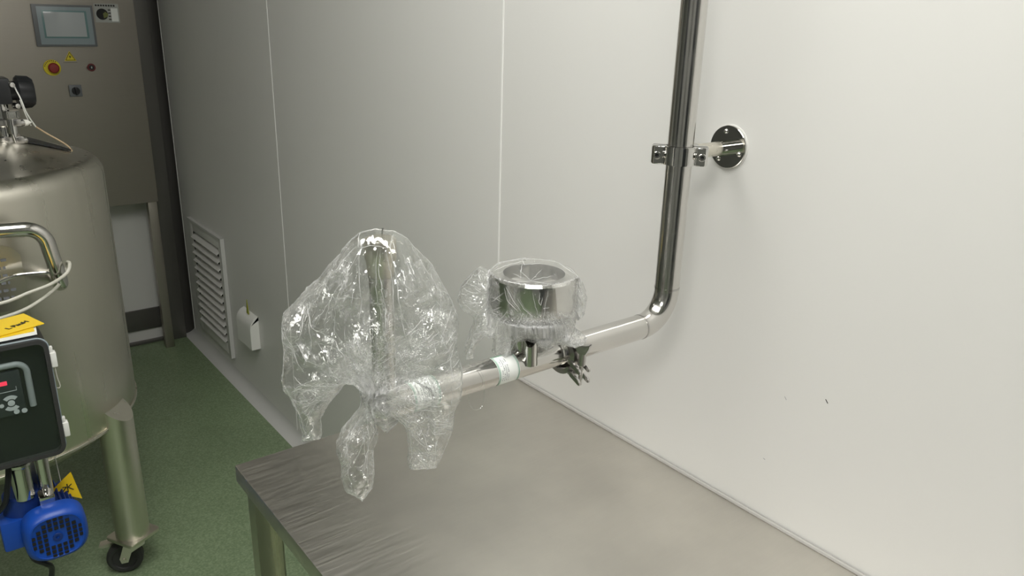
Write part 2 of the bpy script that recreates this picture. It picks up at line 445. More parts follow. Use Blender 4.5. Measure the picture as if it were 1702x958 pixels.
# ------------------------------------------------------------------ steel table
TX0, TY1, TZ = .376, 1.269, .80
t = thing('steel_table', 'stainless steel work table with a scratched top, pushed against the white wall', 'table', (.70, .40, 0))
g = Geo().box((TX0, -.55, TZ - .034), (WX - .006, TY1, TZ), .0025)
obj('tabletop', g, M['table'], t)
for i, (lx, ly) in enumerate(((TX0 + .012, TY1 - .052), (WX - .09, TY1 - .052), (TX0 + .012, -.53), (WX - .09, -.53))):
    g = Geo().prism([(0, 0), (.003, 0), (.003, .031), (.045, .031), (.045, 0), (.048, 0), (.048, .034), (0, .034)], (lx, ly, .03), (1, 0, 0), (0, 1, 0), TZ - .064)
    lg = obj('leg', g, M['satin'], t)
    obj('foot', Geo().cyl((lx + .023, ly + .017, 0), (lx + .023, ly + .017, .032), .022, .016, 20), M['rubber'], lg)
g = Geo()
for y_ in (TY1 - .04, -.52): g.box((TX0 + .058, y_, .18), (WX - .09, y_ + .02, .21), .002)
for x_ in (TX0 + .02, WX - .08): g.box((x_, -.49, .18), (x_ + .025, TY1 - .06, .21), .002)
obj('stretcher', g, M['satin'], t)
struct('trim_4', Geo().tube([(WX - .004, -.55, TZ + .001), (WX - .004, TY1, TZ + .001)], .004, 8), M['silicone'])

# ------------------------------------------------------------------ pipework
PY, PZ, PX, PR = .756, 1.133, .912, .0192
CLX = .697                                     # clamp joint
def ferrule(x, s):
    """flared ferrule facing direction s along x"""
    return Geo().lathe([(PR, 0), (PR + .001, .006), (.0245, .011), (.0252, .0135), (.0252, .0145), (PR - .002, .0145)], (x - s * .0145, PY, PZ), (s, 0, 0), 40)
t = thing('riser_pipe', 'tall polished steel pipe rising past the wall bracket and bending out towards the clamp', 'pipe', (PX, PY, PZ))
path = fillet([(PX, PY, CH), (PX, PY, PZ), (CLX + .012, PY, PZ)], .052, 14)
obj('tube', Geo().tube(path, PR, 40, caps=False), M['steel'], t)
obj('ferrule', ferrule(CLX + .0005, -1), M['steel'], t)
obj('weld_seam', Geo().ring((PX, PY, PZ + .0535), (PX, PY, PZ + .0565), PR + .0004, PR - .001), M['cast'], t)
obj('weld_seam', Geo().ring((PX - .0565, PY, PZ), (PX - .0535, PY, PZ), PR + .0004, PR - .001), M['cast'], t)
g = Geo().lathe([(PR, 0), (PR + .028, 0), (PR + .028, .003), (PR, .010)], (PX, PY, CH - .012), (0, 0, 1), 40)
obj('ceiling_collar', g, M['steel'], t)

t = thing('outlet_pipe', 'labelled steel outlet pipe running from the clamp to the bag covered upright fitting', 'pipe', (.55, PY, PZ - PR))
TUX = .409                                     # upright axis
obj('tube', Geo().tube([(CLX - .012, PY, PZ), (TUX - .006, PY, PZ)], PR, 40).lathe([(PR, 0), (PR * .8, .008), (PR * .4, .013), (0, .014)], (TUX - .006, PY, PZ), (-1, 0, 0), 40), M['steel'], t)
obj('ferrule', ferrule(CLX - .0005, 1), M['steel'], t)
# upright reducer tube and cap
g = Geo().lathe([(.0172, 0), (.0145, .006), (.0142, .020), (.0142, .145), (.0150, .1492)], (TUX, PY, PZ + .016), (0, 0, 1), 40)
obj('upright_tube', g, M['steel'], t)
g = Geo().lathe([(0, 0), (.0146, 0), (.0150, .004), (.0172, .020), (.0182, .022), (.0182, .043), (.0176, .0445), (0, .0445)], (TUX, PY, PZ + .165), (0, 0, 1), 44)
cp = obj('end_cap', g, M['satin'], t)
obj('vent_pin', Geo().cyl((TUX + .004, PY, PZ + .209), (TUX + .004, PY, PZ + .221), .0016, seg=12), M['chrome'], cp)
# stem and short notched branch under the ring
SX, SY = .636, PY
obj('ring_stem', Geo().cyl((SX - .014, SY + .006, PZ + .010), (SX - .014, SY + .006, 1.208), .0120, seg=32), M['steel'], t)
def notched(x, y, z0, z1, r, dip):
    g = Geo(); n = 40; vs = []
    for k in range(n):
        a = 2 * PI * k / n
        zt = z1 - dip * max(0, math.cos(a + PI * .28)) ** 1.4
        for rr, z in ((r, z0), (r, zt), (r - .0018, zt), (r - .0018, z0)):
            vs.append((x + rr * math.sin(a + .0), y - rr * math.cos(a), z))
    fs = []
    for k in range(n):
        k2 = (k + 1) % n
        for i in range(3): fs.append((k * 4 + i, k2 * 4 + i, k2 * 4 + i + 1, k * 4 + i + 1))
    return g.add(vs, fs)
obj('branch_stub', notched(SX - .013, SY - .0165, PZ + .004, PZ + .046, .0098, .014), M['steel'], t)
def wrapped(x0, x1, a0, a1, dr, rows=18):
    """patch wrapped on the pipe; angle 0 faces the room (-y), 90 faces up"""
    g = Geo(); vs = []
    for k in range(rows + 1):
        a = R(a0 + (a1 - a0) * k / rows)
        for x in (x0, x1):
            vs.append((x, PY - (PR + dr) * math.cos(a), PZ + (PR + dr) * math.sin(a)))
    return g.add(vs, [(2 * k, 2 * k + 1, 2 * k + 3, 2 * k + 2) for k in range(rows)])
def pipe_label(x0, x1, a0, a1, lab, seed, sparse):
    p = obj('pipe_label', wrapped(x0, x1, a0, a1, .0003), M['paper'], t, smooth=True); p['label'] = lab
    g = Geo(); w = x1 - x0
    for off, th in ((.0008, .0009), (.0026, .0005)):
        k = off / .0192 * 57.3
        g2 = [wrapped(x0 + off, x0 + off + th, a0 + k, a1 - k, .0005), wrapped(x1 - off - th, x1 - off, a0 + k, a1 - k, .0005),
              wrapped(x0 + off, x1 - off, a0 + k, a0 + k + th / .0192 * 57.3, .0005, 2), wrapped(x0 + off, x1 - off, a1 - k - th / .0192 * 57.3, a1 - k, .0005, 2)]
        for q in g2: g.add(q.v, q.f)
    obj('green_border', g, M['green_ink'], p)
    rnd = random.Random(seed); g = Geo()
    for row in range(6 if not sparse else 4):
        xr = x0 + w * (.16 + (.12 if not sparse else .09) * row)
        a = a0 + 40
        while a < a1 - 30:
            da = rnd.uniform(2, 5)
            if rnd.random() < .8:
                q = wrapped(xr, xr + rnd.uniform(.0008, .0018), a, a + da * .7, .0006, 2); g.add(q.v, q.f)
            a += da + 1.2
    obj('printed_text', g, M['grey_ink'], p)
pipe_label(.5685, .6035, -62, 100, 'white paper label with double green border, wrapped beside the stem', 3, True)
pipe_label(.4400, .4780, -50, 120, 'white label with double green border seen through the film', 8, False)

# tri-clamp joint
t = thing('pipe_clamp', 'steel sanitary clamp with a wing nut joining the two horizontal pipes', 'clamp', (CLX, PY, PZ - .034))
def half_band(a0, a1):
    return Geo().lathe([(.0255, -.0085), (.0325, -.0075), (.0325, .0075), (.0255, .0085), (.0262, .006), (.0262, -.006)], (CLX, PY, PZ), (1, 0, 0), 30, a0, a1, closed=True)
# find where the frame of the lathe points: u = orthogonal of x axis
ax = Vector((1, 0, 0)); u_ = ax.orthogonal().normalized(); w_ = ax.cross(u_)
def ang_of(dy, dz):
    v = Vector((0, dy, dz)).normalized(); return math.atan2(v.dot(w_), v.dot(u_))
a_open = ang_of(-.85, -.46)
obj('clamp_jaw', half_band(a_open + .16, a_open + PI - .05), M['cast'], t)
obj('clamp_jaw', half_band(a_open + PI + .05, a_open + 2 * PI - .16), M['cast'], t)
eu = Vector((0, -.92, -.38)).normalized(); en = Vector((0, 0, 1))
c0 = Vector((CLX, PY, PZ)) + Vector((0, -.82, -.46)).normalized() * .0305
for s in (1, -1):
    g = Geo()
    for sx in (-1, 1):
        a = c0 + en * (.0080 * s) + Vector((sx * .0085, 0, 0))
        pts = [(0, -.004), (.020, -.004), (.0235, -.002), (.0235, .0025), (.020, .0040), (0, .0040)]
        if s < 0: pts = [(u, -v) for u, v in reversed(pts)]
        g.prism(pts, a - Vector((.002, 0, 0)), eu, en, -.004 if s > 0 else .004, .0006) if False else g.prism(pts, a - Vector((.002, 0, 0)), eu, en, (.004 if eu.cross(en).x > 0 else -.004), .0006)
    g.box((CLX - .0085, c0.y - .004, c0.z + .0080 * s - .004), (CLX + .0085, c0.y + .006, c0.z + .0080 * s + .004), .001)
    obj('clamp_ear', g, M['cast'], t)
bx_ = c0 + eu * .014
nutdir = Vector((0, -.05, 1)).normalized()
obj('bolt', Geo().cyl(bx_ - nutdir * .018, bx_ + nutdir * .034, .0032, seg=16), M['chrome'], t)
g = Geo().cyl(bx_ + nutdir * .0125, bx_ + nutdir * .034, .0058, .0052, seg=24, bev=.0006)
wc = bx_ + nutdir * .030
Uw = Vector((.35, -.94, 0)).normalized(); Vw = Vector((0, 0, 1))
fan = [(-.0055, 0), (.0055, 0), (.0105, .010), (.0120, .0165)] + [(.0120 - .024 * k / 8, .0165 - .003 * math.sin(PI * k / 8)) for k in range(1, 8)] + [(-.0120, .0165), (-.0105, .010)]
N_ = Uw.cross(Vw)
g.prism(fan, wc - N_ * .0055, Uw, Vw, .011, .0012)
obj('wing_nut', g, M['cast'], t)
obj('hinge_pin', Geo().cyl((CLX - .010, PY + .034, PZ + .008), (CLX + .010, PY + .034, PZ + .008), .004, seg=16), M['cast'], t)

# wall bracket with clamp
BZ = 1.397
t = thing('wall_bracket', 'round steel wall flange and arm gripping the tall riser pipe', 'pipe bracket', (WX, PY, BZ))
obj('wall_gasket', Geo().cyl((WX, PY, BZ + .002), (WX - .0012, PY, BZ + .002), .0352, seg=56), M['white_plastic'], t)
fl = obj('flange_plate', Geo().cyl((WX - .0012, PY, BZ + .002), (WX - .0052, PY, BZ + .002), .0335, seg=56, bev=.0008), M['chrome'], t)
for a in (103, -20, 234):
    y_ = PY - .0245 * math.cos(R(a)); z_ = BZ + .002 + .0245 * math.sin(R(a))
    sc = obj('screw', Geo().lathe([(0, .0032), (.0018, .0030), (.0036, .0016), (.0042, 0)], (WX - .0052, y_, z_), (-1, 0, 0), 20), M['chrome'], fl)
g = Geo().cyl((WX - .004, PY, BZ + .001), (WX - .030, PY, BZ + .001), .0118, seg=36)
obj('arm_sleeve', g, M['chrome'], t)
obj('arm', Geo().cyl((WX - .028, PY, BZ + .001), (PX + PR + .002, PY, BZ + .001), .0110, seg=36), M['satin'], t)
ea = Vector((math.cos(R(-50)), math.sin(R(-50)), 0)); eb = Vector((ea.y, -ea.x, 0))   # eb points to the room
cc = Vector((PX, PY, BZ - .001))
def collar_half(s):
    g = Geo(); hz = .0135; vs = []
    prof = []
    n = 16
    ro = PR + .0075; ri = PR + .0004
    outer = [(.041, .0015), (.041, .0085), (.036, .0135), (ro * .98, .0135)]
    arc = [(ro * math.cos(a), ro * math.sin(a)) for a in [math.asin(.0135 / ro) + (PI - 2 * math.asin(.0135 / ro)) * k / n for k in range(n + 1)]]
    pts = [(.041, .0012), (.041, .0085), (.037, .0135)] + arc + [(-.037, .0135), (-.041, .0085), (-.041, .0012), (-ri, .0012)]
    inner = [(ri * math.cos(a), ri * math.sin(a)) for a in [PI - math.asin(.0012 / ri) - (PI - 2 * math.asin(.0012 / ri)) * k / n for k in range(n + 1)]]
    pts = pts + inner
    o = cc + Vector((0, 0, -hz))
    V = eb * s
    N = ea.cross(V)
    g.prism(pts, o if N.z > 0 else o + Vector((0, 0, 2 * hz)), ea, V, 2 * hz, .0012)
    return g
f1 = obj('collar_half', collar_half(1), M['chrome'], t, ang=50)
f2 = obj('collar_half', collar_half(-1), M['chrome'], t, ang=50)
for s in (-1, 1):
    b0 = cc + ea * (.0325 * s)
    bo = obj('socket_bolt', Geo().ring(b0 + eb * .0125, b0 + eb * .0180, .0056, .0028, 24, .0006).cyl(b0 - eb * .014, b0 + eb * .0145, .0028, seg=12), M['chrome'], f1)
    obj('hex_socket', Geo().cyl(b0 + eb * .0146, b0 + eb * .0150, .0029, seg=6), M['dark'], bo)
obj('back_boss', Geo().cyl((PX + PR - .001, PY, BZ + .001), (PX + PR + .014, PY, BZ + .001), .0135, seg=36, bev=.001), M['chrome'], t)

# thick ring on its stem
RC = Vector((.638, PY, 1.2055))
t = thing('steel_ring_fitting', 'thick mirror polished ring with a wide bore, wrapped in clear film', 'ring fitting', RC)
g = Geo().lathe([(.0415, .055), (.0555, .0562), (.0588, .0525), (.0588, .014), (.0578, .008), (.0540, .0015), (.052, 0), (.040, 0), (.0405, .012), (.0415, .014)], RC, (0, 0, 1), 72, closed=True)
obj('ring_body', g, M['chrome'], t, ang=30)
obj('bore_reflection_disc', Geo().cyl(RC + Vector((0, 0, .001)), RC + Vector((0, 0, .026)), .0412, seg=48), M['bore_reflection'], t)  # raised pale disc standing in for the bright bore reflection
obj('neck', Geo().lathe([(0, 0), (.016, 0), (.026, .010), (.026, .013), (0, .013)], RC + Vector((-.010, .003, -.0125)), (0, 0, 1), 40), M['dark'], t)

# ------------------------------------------------------------------ clear film bags
FH = np.array([0.62231405, 0.78276767, 0.]); RH = np.array([0.78276767, -0.62231405, 0.])
CAMP = np.array([0, 0, 1.58])
def seg_dist(P, poly):
    A = poly; B = np.roll(poly, -1, 0); best = np.full(len(P), 1e9)
    for a, b in zip(A, B):
        d = b - a; L = (d @ d) + 1e-12
        t = np.clip(((P - a) @ d) / L, 0, 1)
        q = a + t[:, None] * d
        best = np.minimum(best, np.hypot(*(P - q).T))
    return best
def inside(P, poly):
    x, y = P.T; r = np.zeros(len(P), bool)
    A = poly; B = np.roll(poly, -1, 0)
    for (x1, y1), (x2, y2) in zip(A, B):
        c = ((y1 > y) != (y2 > y)) & (x < (x2 - x1) * (y - y1) / (y2 - y1 + 1e-15) + x1)
        r ^= c
    return r
def nz3(P, f, seed=0):
    return np.array([noise.noise(Vector((p[0] * f + seed, p[1] * f, p[2] * f))) for p in P])
def facets(Q, spacing, seed, amp=1.0, jit=.45):
    """piecewise-linear random field over 2-D points Q: flat facets meeting in sharp creases"""
    rng = np.random.default_rng(seed)
    lo = Q.min(0) - 2 * spacing; hi = Q.max(0) + 2 * spacing
    gx, gy = np.meshgrid(np.arange(lo[0], hi[0], spacing), np.arange(lo[1], hi[1], spacing))
    G = np.stack([gx.ravel(), gy.ravel()], 1) + rng.uniform(-jit, jit, (gx.size, 2)) * spacing
    Hh = rng.normal(0, amp, len(G))
    r = delaunay_2d_cdt([Vector(p) for p in G], [], [], 0, 1e-9)
    V = np.array([tuple(v) for v in r[0]]); hh = np.array([Hh[o[0]] if o else 0 for o in r[3]])
    out = np.zeros(len(Q))
    order = np.argsort(Q[:, 0]); xs = Q[order, 0]
    for t in r[2]:
        if len(t) != 3: continue
        A, B, C_ = V[list(t)]
        i0, i1 = np.searchsorted(xs, [min(A[0], B[0], C_[0]), max(A[0], B[0], C_[0])])
        if i1 <= i0: continue
        idx = order[i0:i1]; P = Q[idx]
        d = (B[1] - C_[1]) * (A[0] - C_[0]) + (C_[0] - B[0]) * (A[1] - C_[1])
        if abs(d) < 1e-14: continue
        a = ((B[1] - C_[1]) * (P[:, 0] - C_[0]) + (C_[0] - B[0]) * (P[:, 1] - C_[1])) / d
        b = ((C_[1] - A[1]) * (P[:, 0] - C_[0]) + (A[0] - C_[0]) * (P[:, 1] - C_[1])) / d
        c = 1 - a - b; m = (a > -1e-6) & (b > -1e-6) & (c > -1e-6)
        out[idx[m]] = a[m] * hh[t[0]] + b[m] * hh[t[1]] + c[m] * hh[t[2]]
    return out
def film_bag(name, outline, anchor, h, thick, offset, folds, excess, collide, iters, seed, fine, pleats, centres, dens, n_long, n_short, net, wrap=None):
    rng = np.random.default_rng(seed)
    poly = np.array(outline); A = np.array([anchor[0], anchor[1], 0.])
    # resample and roughen the outline
    out = []
    for a, b in zip(poly, np.roll(poly, -1, 0)):
        n = max(1, int(round(np.hypot(*(b - a)) / h)))
        for k in range(n):
            out.append(a + (b - a) * k / n)
    out = np.array(out) + rng.normal(0, h * .10, (len(out), 2))
    lo = out.min(0); hi = out.max(0)
    gx, gy = np.meshgrid(np.arange(lo[0], hi[0], h), np.arange(lo[1], hi[1], h * .87))
    gx = gx + (np.arange(gx.shape[0]) % 2)[:, None] * h / 2
    P = np.stack([gx.ravel(), gy.ravel()], 1) + rng.normal(0, h * .22, (gx.size, 2))
    P = P[inside(P, out)]; P = P[seg_dist(P, out) > h * .55]
    nb = len(out)
    allv = np.concatenate([out, P])
    r = delaunay_2d_cdt([Vector(p) for p in allv], [(i, (i + 1) % nb) for i in range(nb)], [], 1, 1e-7)
    vs = np.array([tuple(v) for v in r[0]]); tris = np.array([q for q in r[2] if len(q) == 3])
    orig = r[3]
    isb = np.array([any(o < nb for o in q) for q in orig])
    d = seg_dist(vs, out)
    n = len(vs)
    # two sheets sharing the boundary
    back = np.arange(n); back[~isb] = n + np.arange((~isb).sum())
    X = np.zeros((n + (~isb).sum(), 3))
    T = thick(vs, d); O = offset(vs)
    base = A[None] + vs[:, :1] * RH[None]; base[:, 2] = vs[:, 1]
    vd = base - CAMP; vd /= np.linalg.norm(vd, axis=1)[:, None]
    fr = base + FH * (O - T)[:, None]; bk = base + FH * (O + T)[:, None]
    env = np.clip(d / .010, 0, 1)
    f1_, s1_ = folds(vs, seed); f2_, s2_ = folds(vs, seed + 50)
    fr -= FH * (f1_ * env)[:, None]; fr += RH * s1_[:, None]
    bk += FH * (f2_ * env)[:, None]; bk += RH * np.where(isb, s1_, s2_)[:, None]
    fr[isb] = (base + FH * O[:, None] + RH * s1_[:, None])[isb]
    if wrap is not None:
        fr, bk = wrap(base, vd, fr, bk)
    X[:n] = fr; X[back[~isb]] = bk[~isb]
    F = np.concatenate([tris, back[tris][:, ::-1]])
    E = np.concatenate([F[:, [0, 1]], F[:, [1, 2]], F[:, [2, 0]]]); E = np.unique(np.sort(E, 1), axis=0)
    S2 = np.zeros((len(X), 2)); S2[:n] = vs; S2[back] = vs
    ex = excess(S2)
    X0 = X.copy()
    N = len(X)
    L0 = np.linalg.norm(X[E[:, 0]] - X[E[:, 1]], axis=1)
    mid = .5 * (ex[E[:, 0]] + ex[E[:, 1]])
    L = L0 * (1 + mid)
    deg = np.bincount(E.ravel(), minlength=N).astype(float)[:, None]
    wob = np.stack([nz3(X, 90, 3), nz3(X, 90, 17), nz3(X, 90, 31)], 1) + .7 * np.stack([nz3(X, 230, 5), nz3(X, 230, 19), nz3(X, 230, 37)], 1)
    X = X + wob * (h * 1.2) * (ex[:, None] * 8)
    # second-neighbour links resist the finest wiggle so that creases stay long
    ed = {}
    for t_ in F:
        for k in range(3):
            a, b, c = t_[k], t_[(k + 1) % 3], t_[(k + 2) % 3]
            ed.setdefault((min(a, b), max(a, b)), []).append(c)
    E2 = np.array([v[:2] for v in ed.values() if len(v) >= 2]); E2 = E2[E2[:, 0] != E2[:, 1]]
    L2 = np.linalg.norm(X0[E2[:, 0]] - X0[E2[:, 1]], axis=1) * (1 + .5 * (ex[E2[:, 0]] + ex[E2[:, 1]]))
    for it in range(iters):
        acc = np.zeros((N, 3))
        for EE, LL, w in ((E, L, 1.0), (E2, L2, .35)):
            D = X[EE[:, 1]] - X[EE[:, 0]]; l = np.linalg.norm(D, axis=1) + 1e-12
            cvec = D * (.5 * w * (l - LL) / l)[:, None]
            for k in range(3):
                acc[:, k] += np.bincount(EE[:, 0], cvec[:, k], N) - np.bincount(EE[:, 1], cvec[:, k], N)
        X = X + acc / deg * 1.3
        X += (X0 - X) * .05
        X = collide(X)
    # crease attribute from how strongly neighbouring normals differ
    def nrm(X):
        a = X[F[:, 0]]; nf = np.cross(X[F[:, 1]] - a, X[F[:, 2]] - a); nf /= np.linalg.norm(nf, axis=1)[:, None] + 1e-15
        return nf
    nf = nrm(X); VN = np.zeros((N, 3)); cnt = np.zeros(N)
    for k in range(3):
        for j in range(3): VN[:, j] += np.bincount(F[:, k], nf[:, j], N)
        cnt += np.bincount(F[:, k], minlength=N)
    cr_ = 1 - np.linalg.norm(VN, axis=1) / np.maximum(cnt, 1)
    cr_ = np.clip(cr_ * 4.0 - .12, 0, 1)
    D2 = np.zeros(N); D2[:n] = d; D2[back] = d
    F = F.tolist(); crk = fine(S2)
    # narrow pleats: pinched folds on the sheets; short ones are glints put in as white
    front = X[:n]; rndp = random.Random(seed)
    lines = [(l, rndp.uniform(.00028, .00045), rndp.uniform(.8, 1.6), 0) for l in pleats]
    edgev = list(range(nb)) + [0]                                # bright silhouette line put in as whitened tubes
    for a in range(0, nb, 12): lines.append(([tuple(out[edgev[k]]) for k in range(a, min(a + 13, nb + 1))], .0004, rndp.uniform(.3, 1.1), 0))
    cand = vs[d > .004]
    wt = dens(cand); wt = np.cumsum(wt / wt.sum())
    for k in range(n_long + n_short):
        p = cand[min(np.searchsorted(wt, rndp.random()), len(cand) - 1)].copy()
        long_ = k < n_long
        L_ = (rndp.uniform(.012, .05) if long_ else rndp.uniform(.002, .006))
        cpt = centres[0] if p[1] > centres[2] else centres[1]
        v0 = p - np.array(cpt); a0_ = math.atan2(v0[1], v0[0])
        a0_ = a0_ + rndp.gauss(0, .22 if long_ else .9)
        cur = rndp.gauss(0, 5 if long_ else 30); l = []; st = .003 if long_ else .0015
        for j in range(max(2, int(L_ / st))):
            l.append((p[0], p[1])); p = p + st * np.array([math.cos(a0_), math.sin(a0_)]); a0_ += cur * st + rndp.gauss(0, .06)
        l = [q for q, ok in zip(l, inside(np.array(l), out)) if ok]
        if len(l) >= 2: lines.append((l, rndp.uniform(.00014, .00036) if long_ else rndp.uniform(.0001, .00026), rndp.uniform(.3, 2.4), rndp.random() < .3))
    XP = []; FP = []; CP = []
    for l, rad, wh, bk_ in lines:
        l = np.array(l); q = []
        for a, b in zip(l[:-1], l[1:]):
            m_ = max(1, int(np.hypot(*(b - a)) / .0025))
            q += [a + (b - a) * j / m_ for j in range(m_)]
        q = np.array(q + [l[-1]])
        dd = ((q[:, None] - vs[None]) ** 2).sum(2); ix = np.argsort(dd, 1)[:, :4]
        w = 1 / (np.take_along_axis(dd, ix, 1) + 1e-7); w /= w.sum(1)[:, None]
        P3 = ((X[back[ix]] if bk_ else X[ix]) * w[:, :, None]).sum(1)
        P3 += FH * (.0004 if bk_ else -.0004)
        if len(P3) < 2: continue
        K = 5; i0 = N + len(XP)
        for j in range(len(P3)):
            t_ = P3[min(j + 1, len(P3) - 1)] - P3[max(j - 1, 0)]; t_ /= np.linalg.norm(t_) + 1e-12
            u1 = np.cross(t_, FH); u1 /= np.linalg.norm(u1) + 1e-9; u2 = np.cross(t_, u1)
            e = math.sin(PI * (j + .35) / (len(P3) - .3)) ** .5 if len(P3) > 2 else .8
            for c in range(K):
                XP.append(P3[j] + (u1 * math.cos(2 * PI * c / K) + u2 * math.sin(2 * PI * c / K)) * rad * max(e, .3)); CP.append(wh)
            if j:
                for c in range(K):
                    c2 = (c + 1) % K; FP.append([i0 + (j - 1) * K + c, i0 + (j - 1) * K + c2, i0 + j * K + c2, i0 + j * K + c])
    X = np.concatenate([X, np.array(XP)]); F = F + FP
    cr_ = np.concatenate([cr_, np.array(CP)]); crk = np.concatenate([crk, np.zeros(len(XP))])
    netv = np.concatenate([net(S2), np.zeros(len(XP))])
    o_ = np.array([anchor[0], anchor[1], X[:, 2].min()])
    me = bpy.data.meshes.new(name)
    me.from_pydata((X - o_).tolist(), [], F)
    at = me.attributes.new('crease', 'FLOAT', 'POINT'); at.data.foreach_set('value', cr_.astype(np.float32))
    at = me.attributes.new('crinkle', 'FLOAT', 'POINT'); at.data.foreach_set('value', crk.astype(np.float32))
    at = me.attributes.new('net', 'FLOAT', 'POINT'); at.data.foreach_set('value', netv.astype(np.float32))
    me.shade_smooth()
    me.materials.append(M['film'])
    o = bpy.data.objects.new(name, me); o.location = o_.tolist(); C.objects.link(o)
    return o

def ridged(x): return 1 - np.abs(2 * (x - np.floor(x)) - 1)
def push_pipe(X, r=PR + .0012, x0=.40, x1=.69):
    m = (X[:, 0] > x0) & (X[:, 0] < x1)
    dy = X[:, 1] - PY; dz = X[:, 2] - PZ; q = np.hypot(dy, dz) + 1e-9
    k = np.where(m & (q < r), r / q, 1)
    X[:, 1] = PY + dy * k; X[:, 2] = PZ + dz * k
    return X

P1 = [[(-0.0208, 1.3424), (-0.0421, 1.3205), (-0.0618, 1.2983), (-0.0861, 1.272), (-0.0976, 1.2552)], [(-0.0257, 1.3373), (-0.0458, 1.3154), (-0.0678, 1.2887), (-0.081, 1.2758)], [(-0.0161, 1.339), (-0.0357, 1.3099), (-0.0543, 1.2803), (-0.0604, 1.2563)], [(-0.0196, 1.3375), (-0.0212, 1.3103), (-0.0181, 1.2813), (-0.0241, 1.2514)], [(0.0133, 1.3434), (0.0215, 1.3116), (0.0288, 1.2589)], [(0.0098, 1.3412), (0.0172, 1.3042), (0.0192, 1.2676), (0.0274, 1.2566)], [(0.0247, 1.3345), (0.0366, 1.312), (0.0447, 1.2978)], [(0.0436, 1.323), (0.0585, 1.3018), (0.0723, 1.2728)], [(0.0043, 1.3382), (0.0022, 1.311), (0.008, 1.2673), (0.0111, 1.2524)], [(0.0008, 1.336), (-0.0024, 1.2964), (0.0021, 1.2559)], [(-0.0505, 1.273), (-0.0515, 1.2506), (-0.0579, 1.2045), (-0.0653, 1.1569)], [(-0.1149, 1.2487), (-0.1185, 1.2182), (-0.1206, 1.1672)], [(-0.1112, 1.2413), (-0.1007, 1.2071), (-0.0875, 1.188)], [(-0.0779, 1.2573), (-0.0735, 1.2348), (-0.0811, 1.2116), (-0.0906, 1.1957)], [(-0.0859, 1.2645), (-0.0665, 1.2464), (-0.0565, 1.2353)], [(0.0364, 1.2034), (0.0455, 1.1841), (0.0532, 1.1524)], [(0.0836, 1.2241), (0.0793, 1.2008), (0.0815, 1.1772)], [(0.0583, 1.2687), (0.0673, 1.2389), (0.0779, 1.2163), (0.0836, 1.1931)], [(-0.1214, 1.1552), (-0.1148, 1.1228), (-0.1085, 1.083)], [(-0.1138, 1.1594), (-0.1059, 1.1231), (-0.1021, 1.09)], [(-0.0711, 1.1567), (-0.0832, 1.1361), (-0.0932, 1.1152), (-0.1003, 1.0942)], [(-0.0997, 1.1654), (-0.0815, 1.166), (-0.0762, 1.1565), (-0.0812, 1.1443), (-0.0902, 1.1416)], [(-0.0155, 1.1901), (-0.0311, 1.1579), (-0.0433, 1.125), (-0.0542, 1.0956)], [(-0.0134, 1.1423), (-0.0326, 1.1171), (-0.052, 1.0957)], [(-0.0098, 1.1903), (-0.0202, 1.1582), (-0.0167, 1.1093), (-0.0219, 1.0411)], [(-0.0069, 1.1904), (0.0051, 1.1509), (0.0156, 1.1309), (0.0706, 1.1203)], [(-0.0024, 1.1426), (0.034, 1.1356), (0.0669, 1.1243)], [(0.0264, 1.1189), (0.0296, 1.094), (0.0315, 1.0687), (0.0275, 1.0513)], [(0.067, 1.1447), (0.0668, 1.1119), (0.0615, 1.0866), (0.0568, 1.0523)], [(0.0823, 1.1613), (0.0765, 1.1287), (0.072, 1.0953)], [(0.0411, 1.1194), (0.0497, 1.0946), (0.057, 1.078)], [(0.0285, 1.0703), (0.0443, 1.0759), (0.0592, 1.0738)], [(0.0266, 1.047), (0.0568, 1.0488)], [(-0.0529, 1.2803), (-0.0331, 1.2882), (-0.0181, 1.2828)], [(-0.0239, 1.3486), (-0.0216, 1.3389)], [(0.0141, 1.3497), (0.0145, 1.3385)], [(-0.023, 1.3374), (-0.0052, 1.3407), (0.0138, 1.3385)], [(-0.0003, 1.2217), (0.0428, 1.2533), (0.0674, 1.2764)], [(-0.0565, 1.2353), (-0.0293, 1.2053), (-0.0155, 1.1901)], [(0.0196, 1.2223), (0.0348, 1.1916), (0.0452, 1.1602)], [(-0.0413, 1.0834), (-0.0409, 1.0578), (-0.0358, 1.032)]]
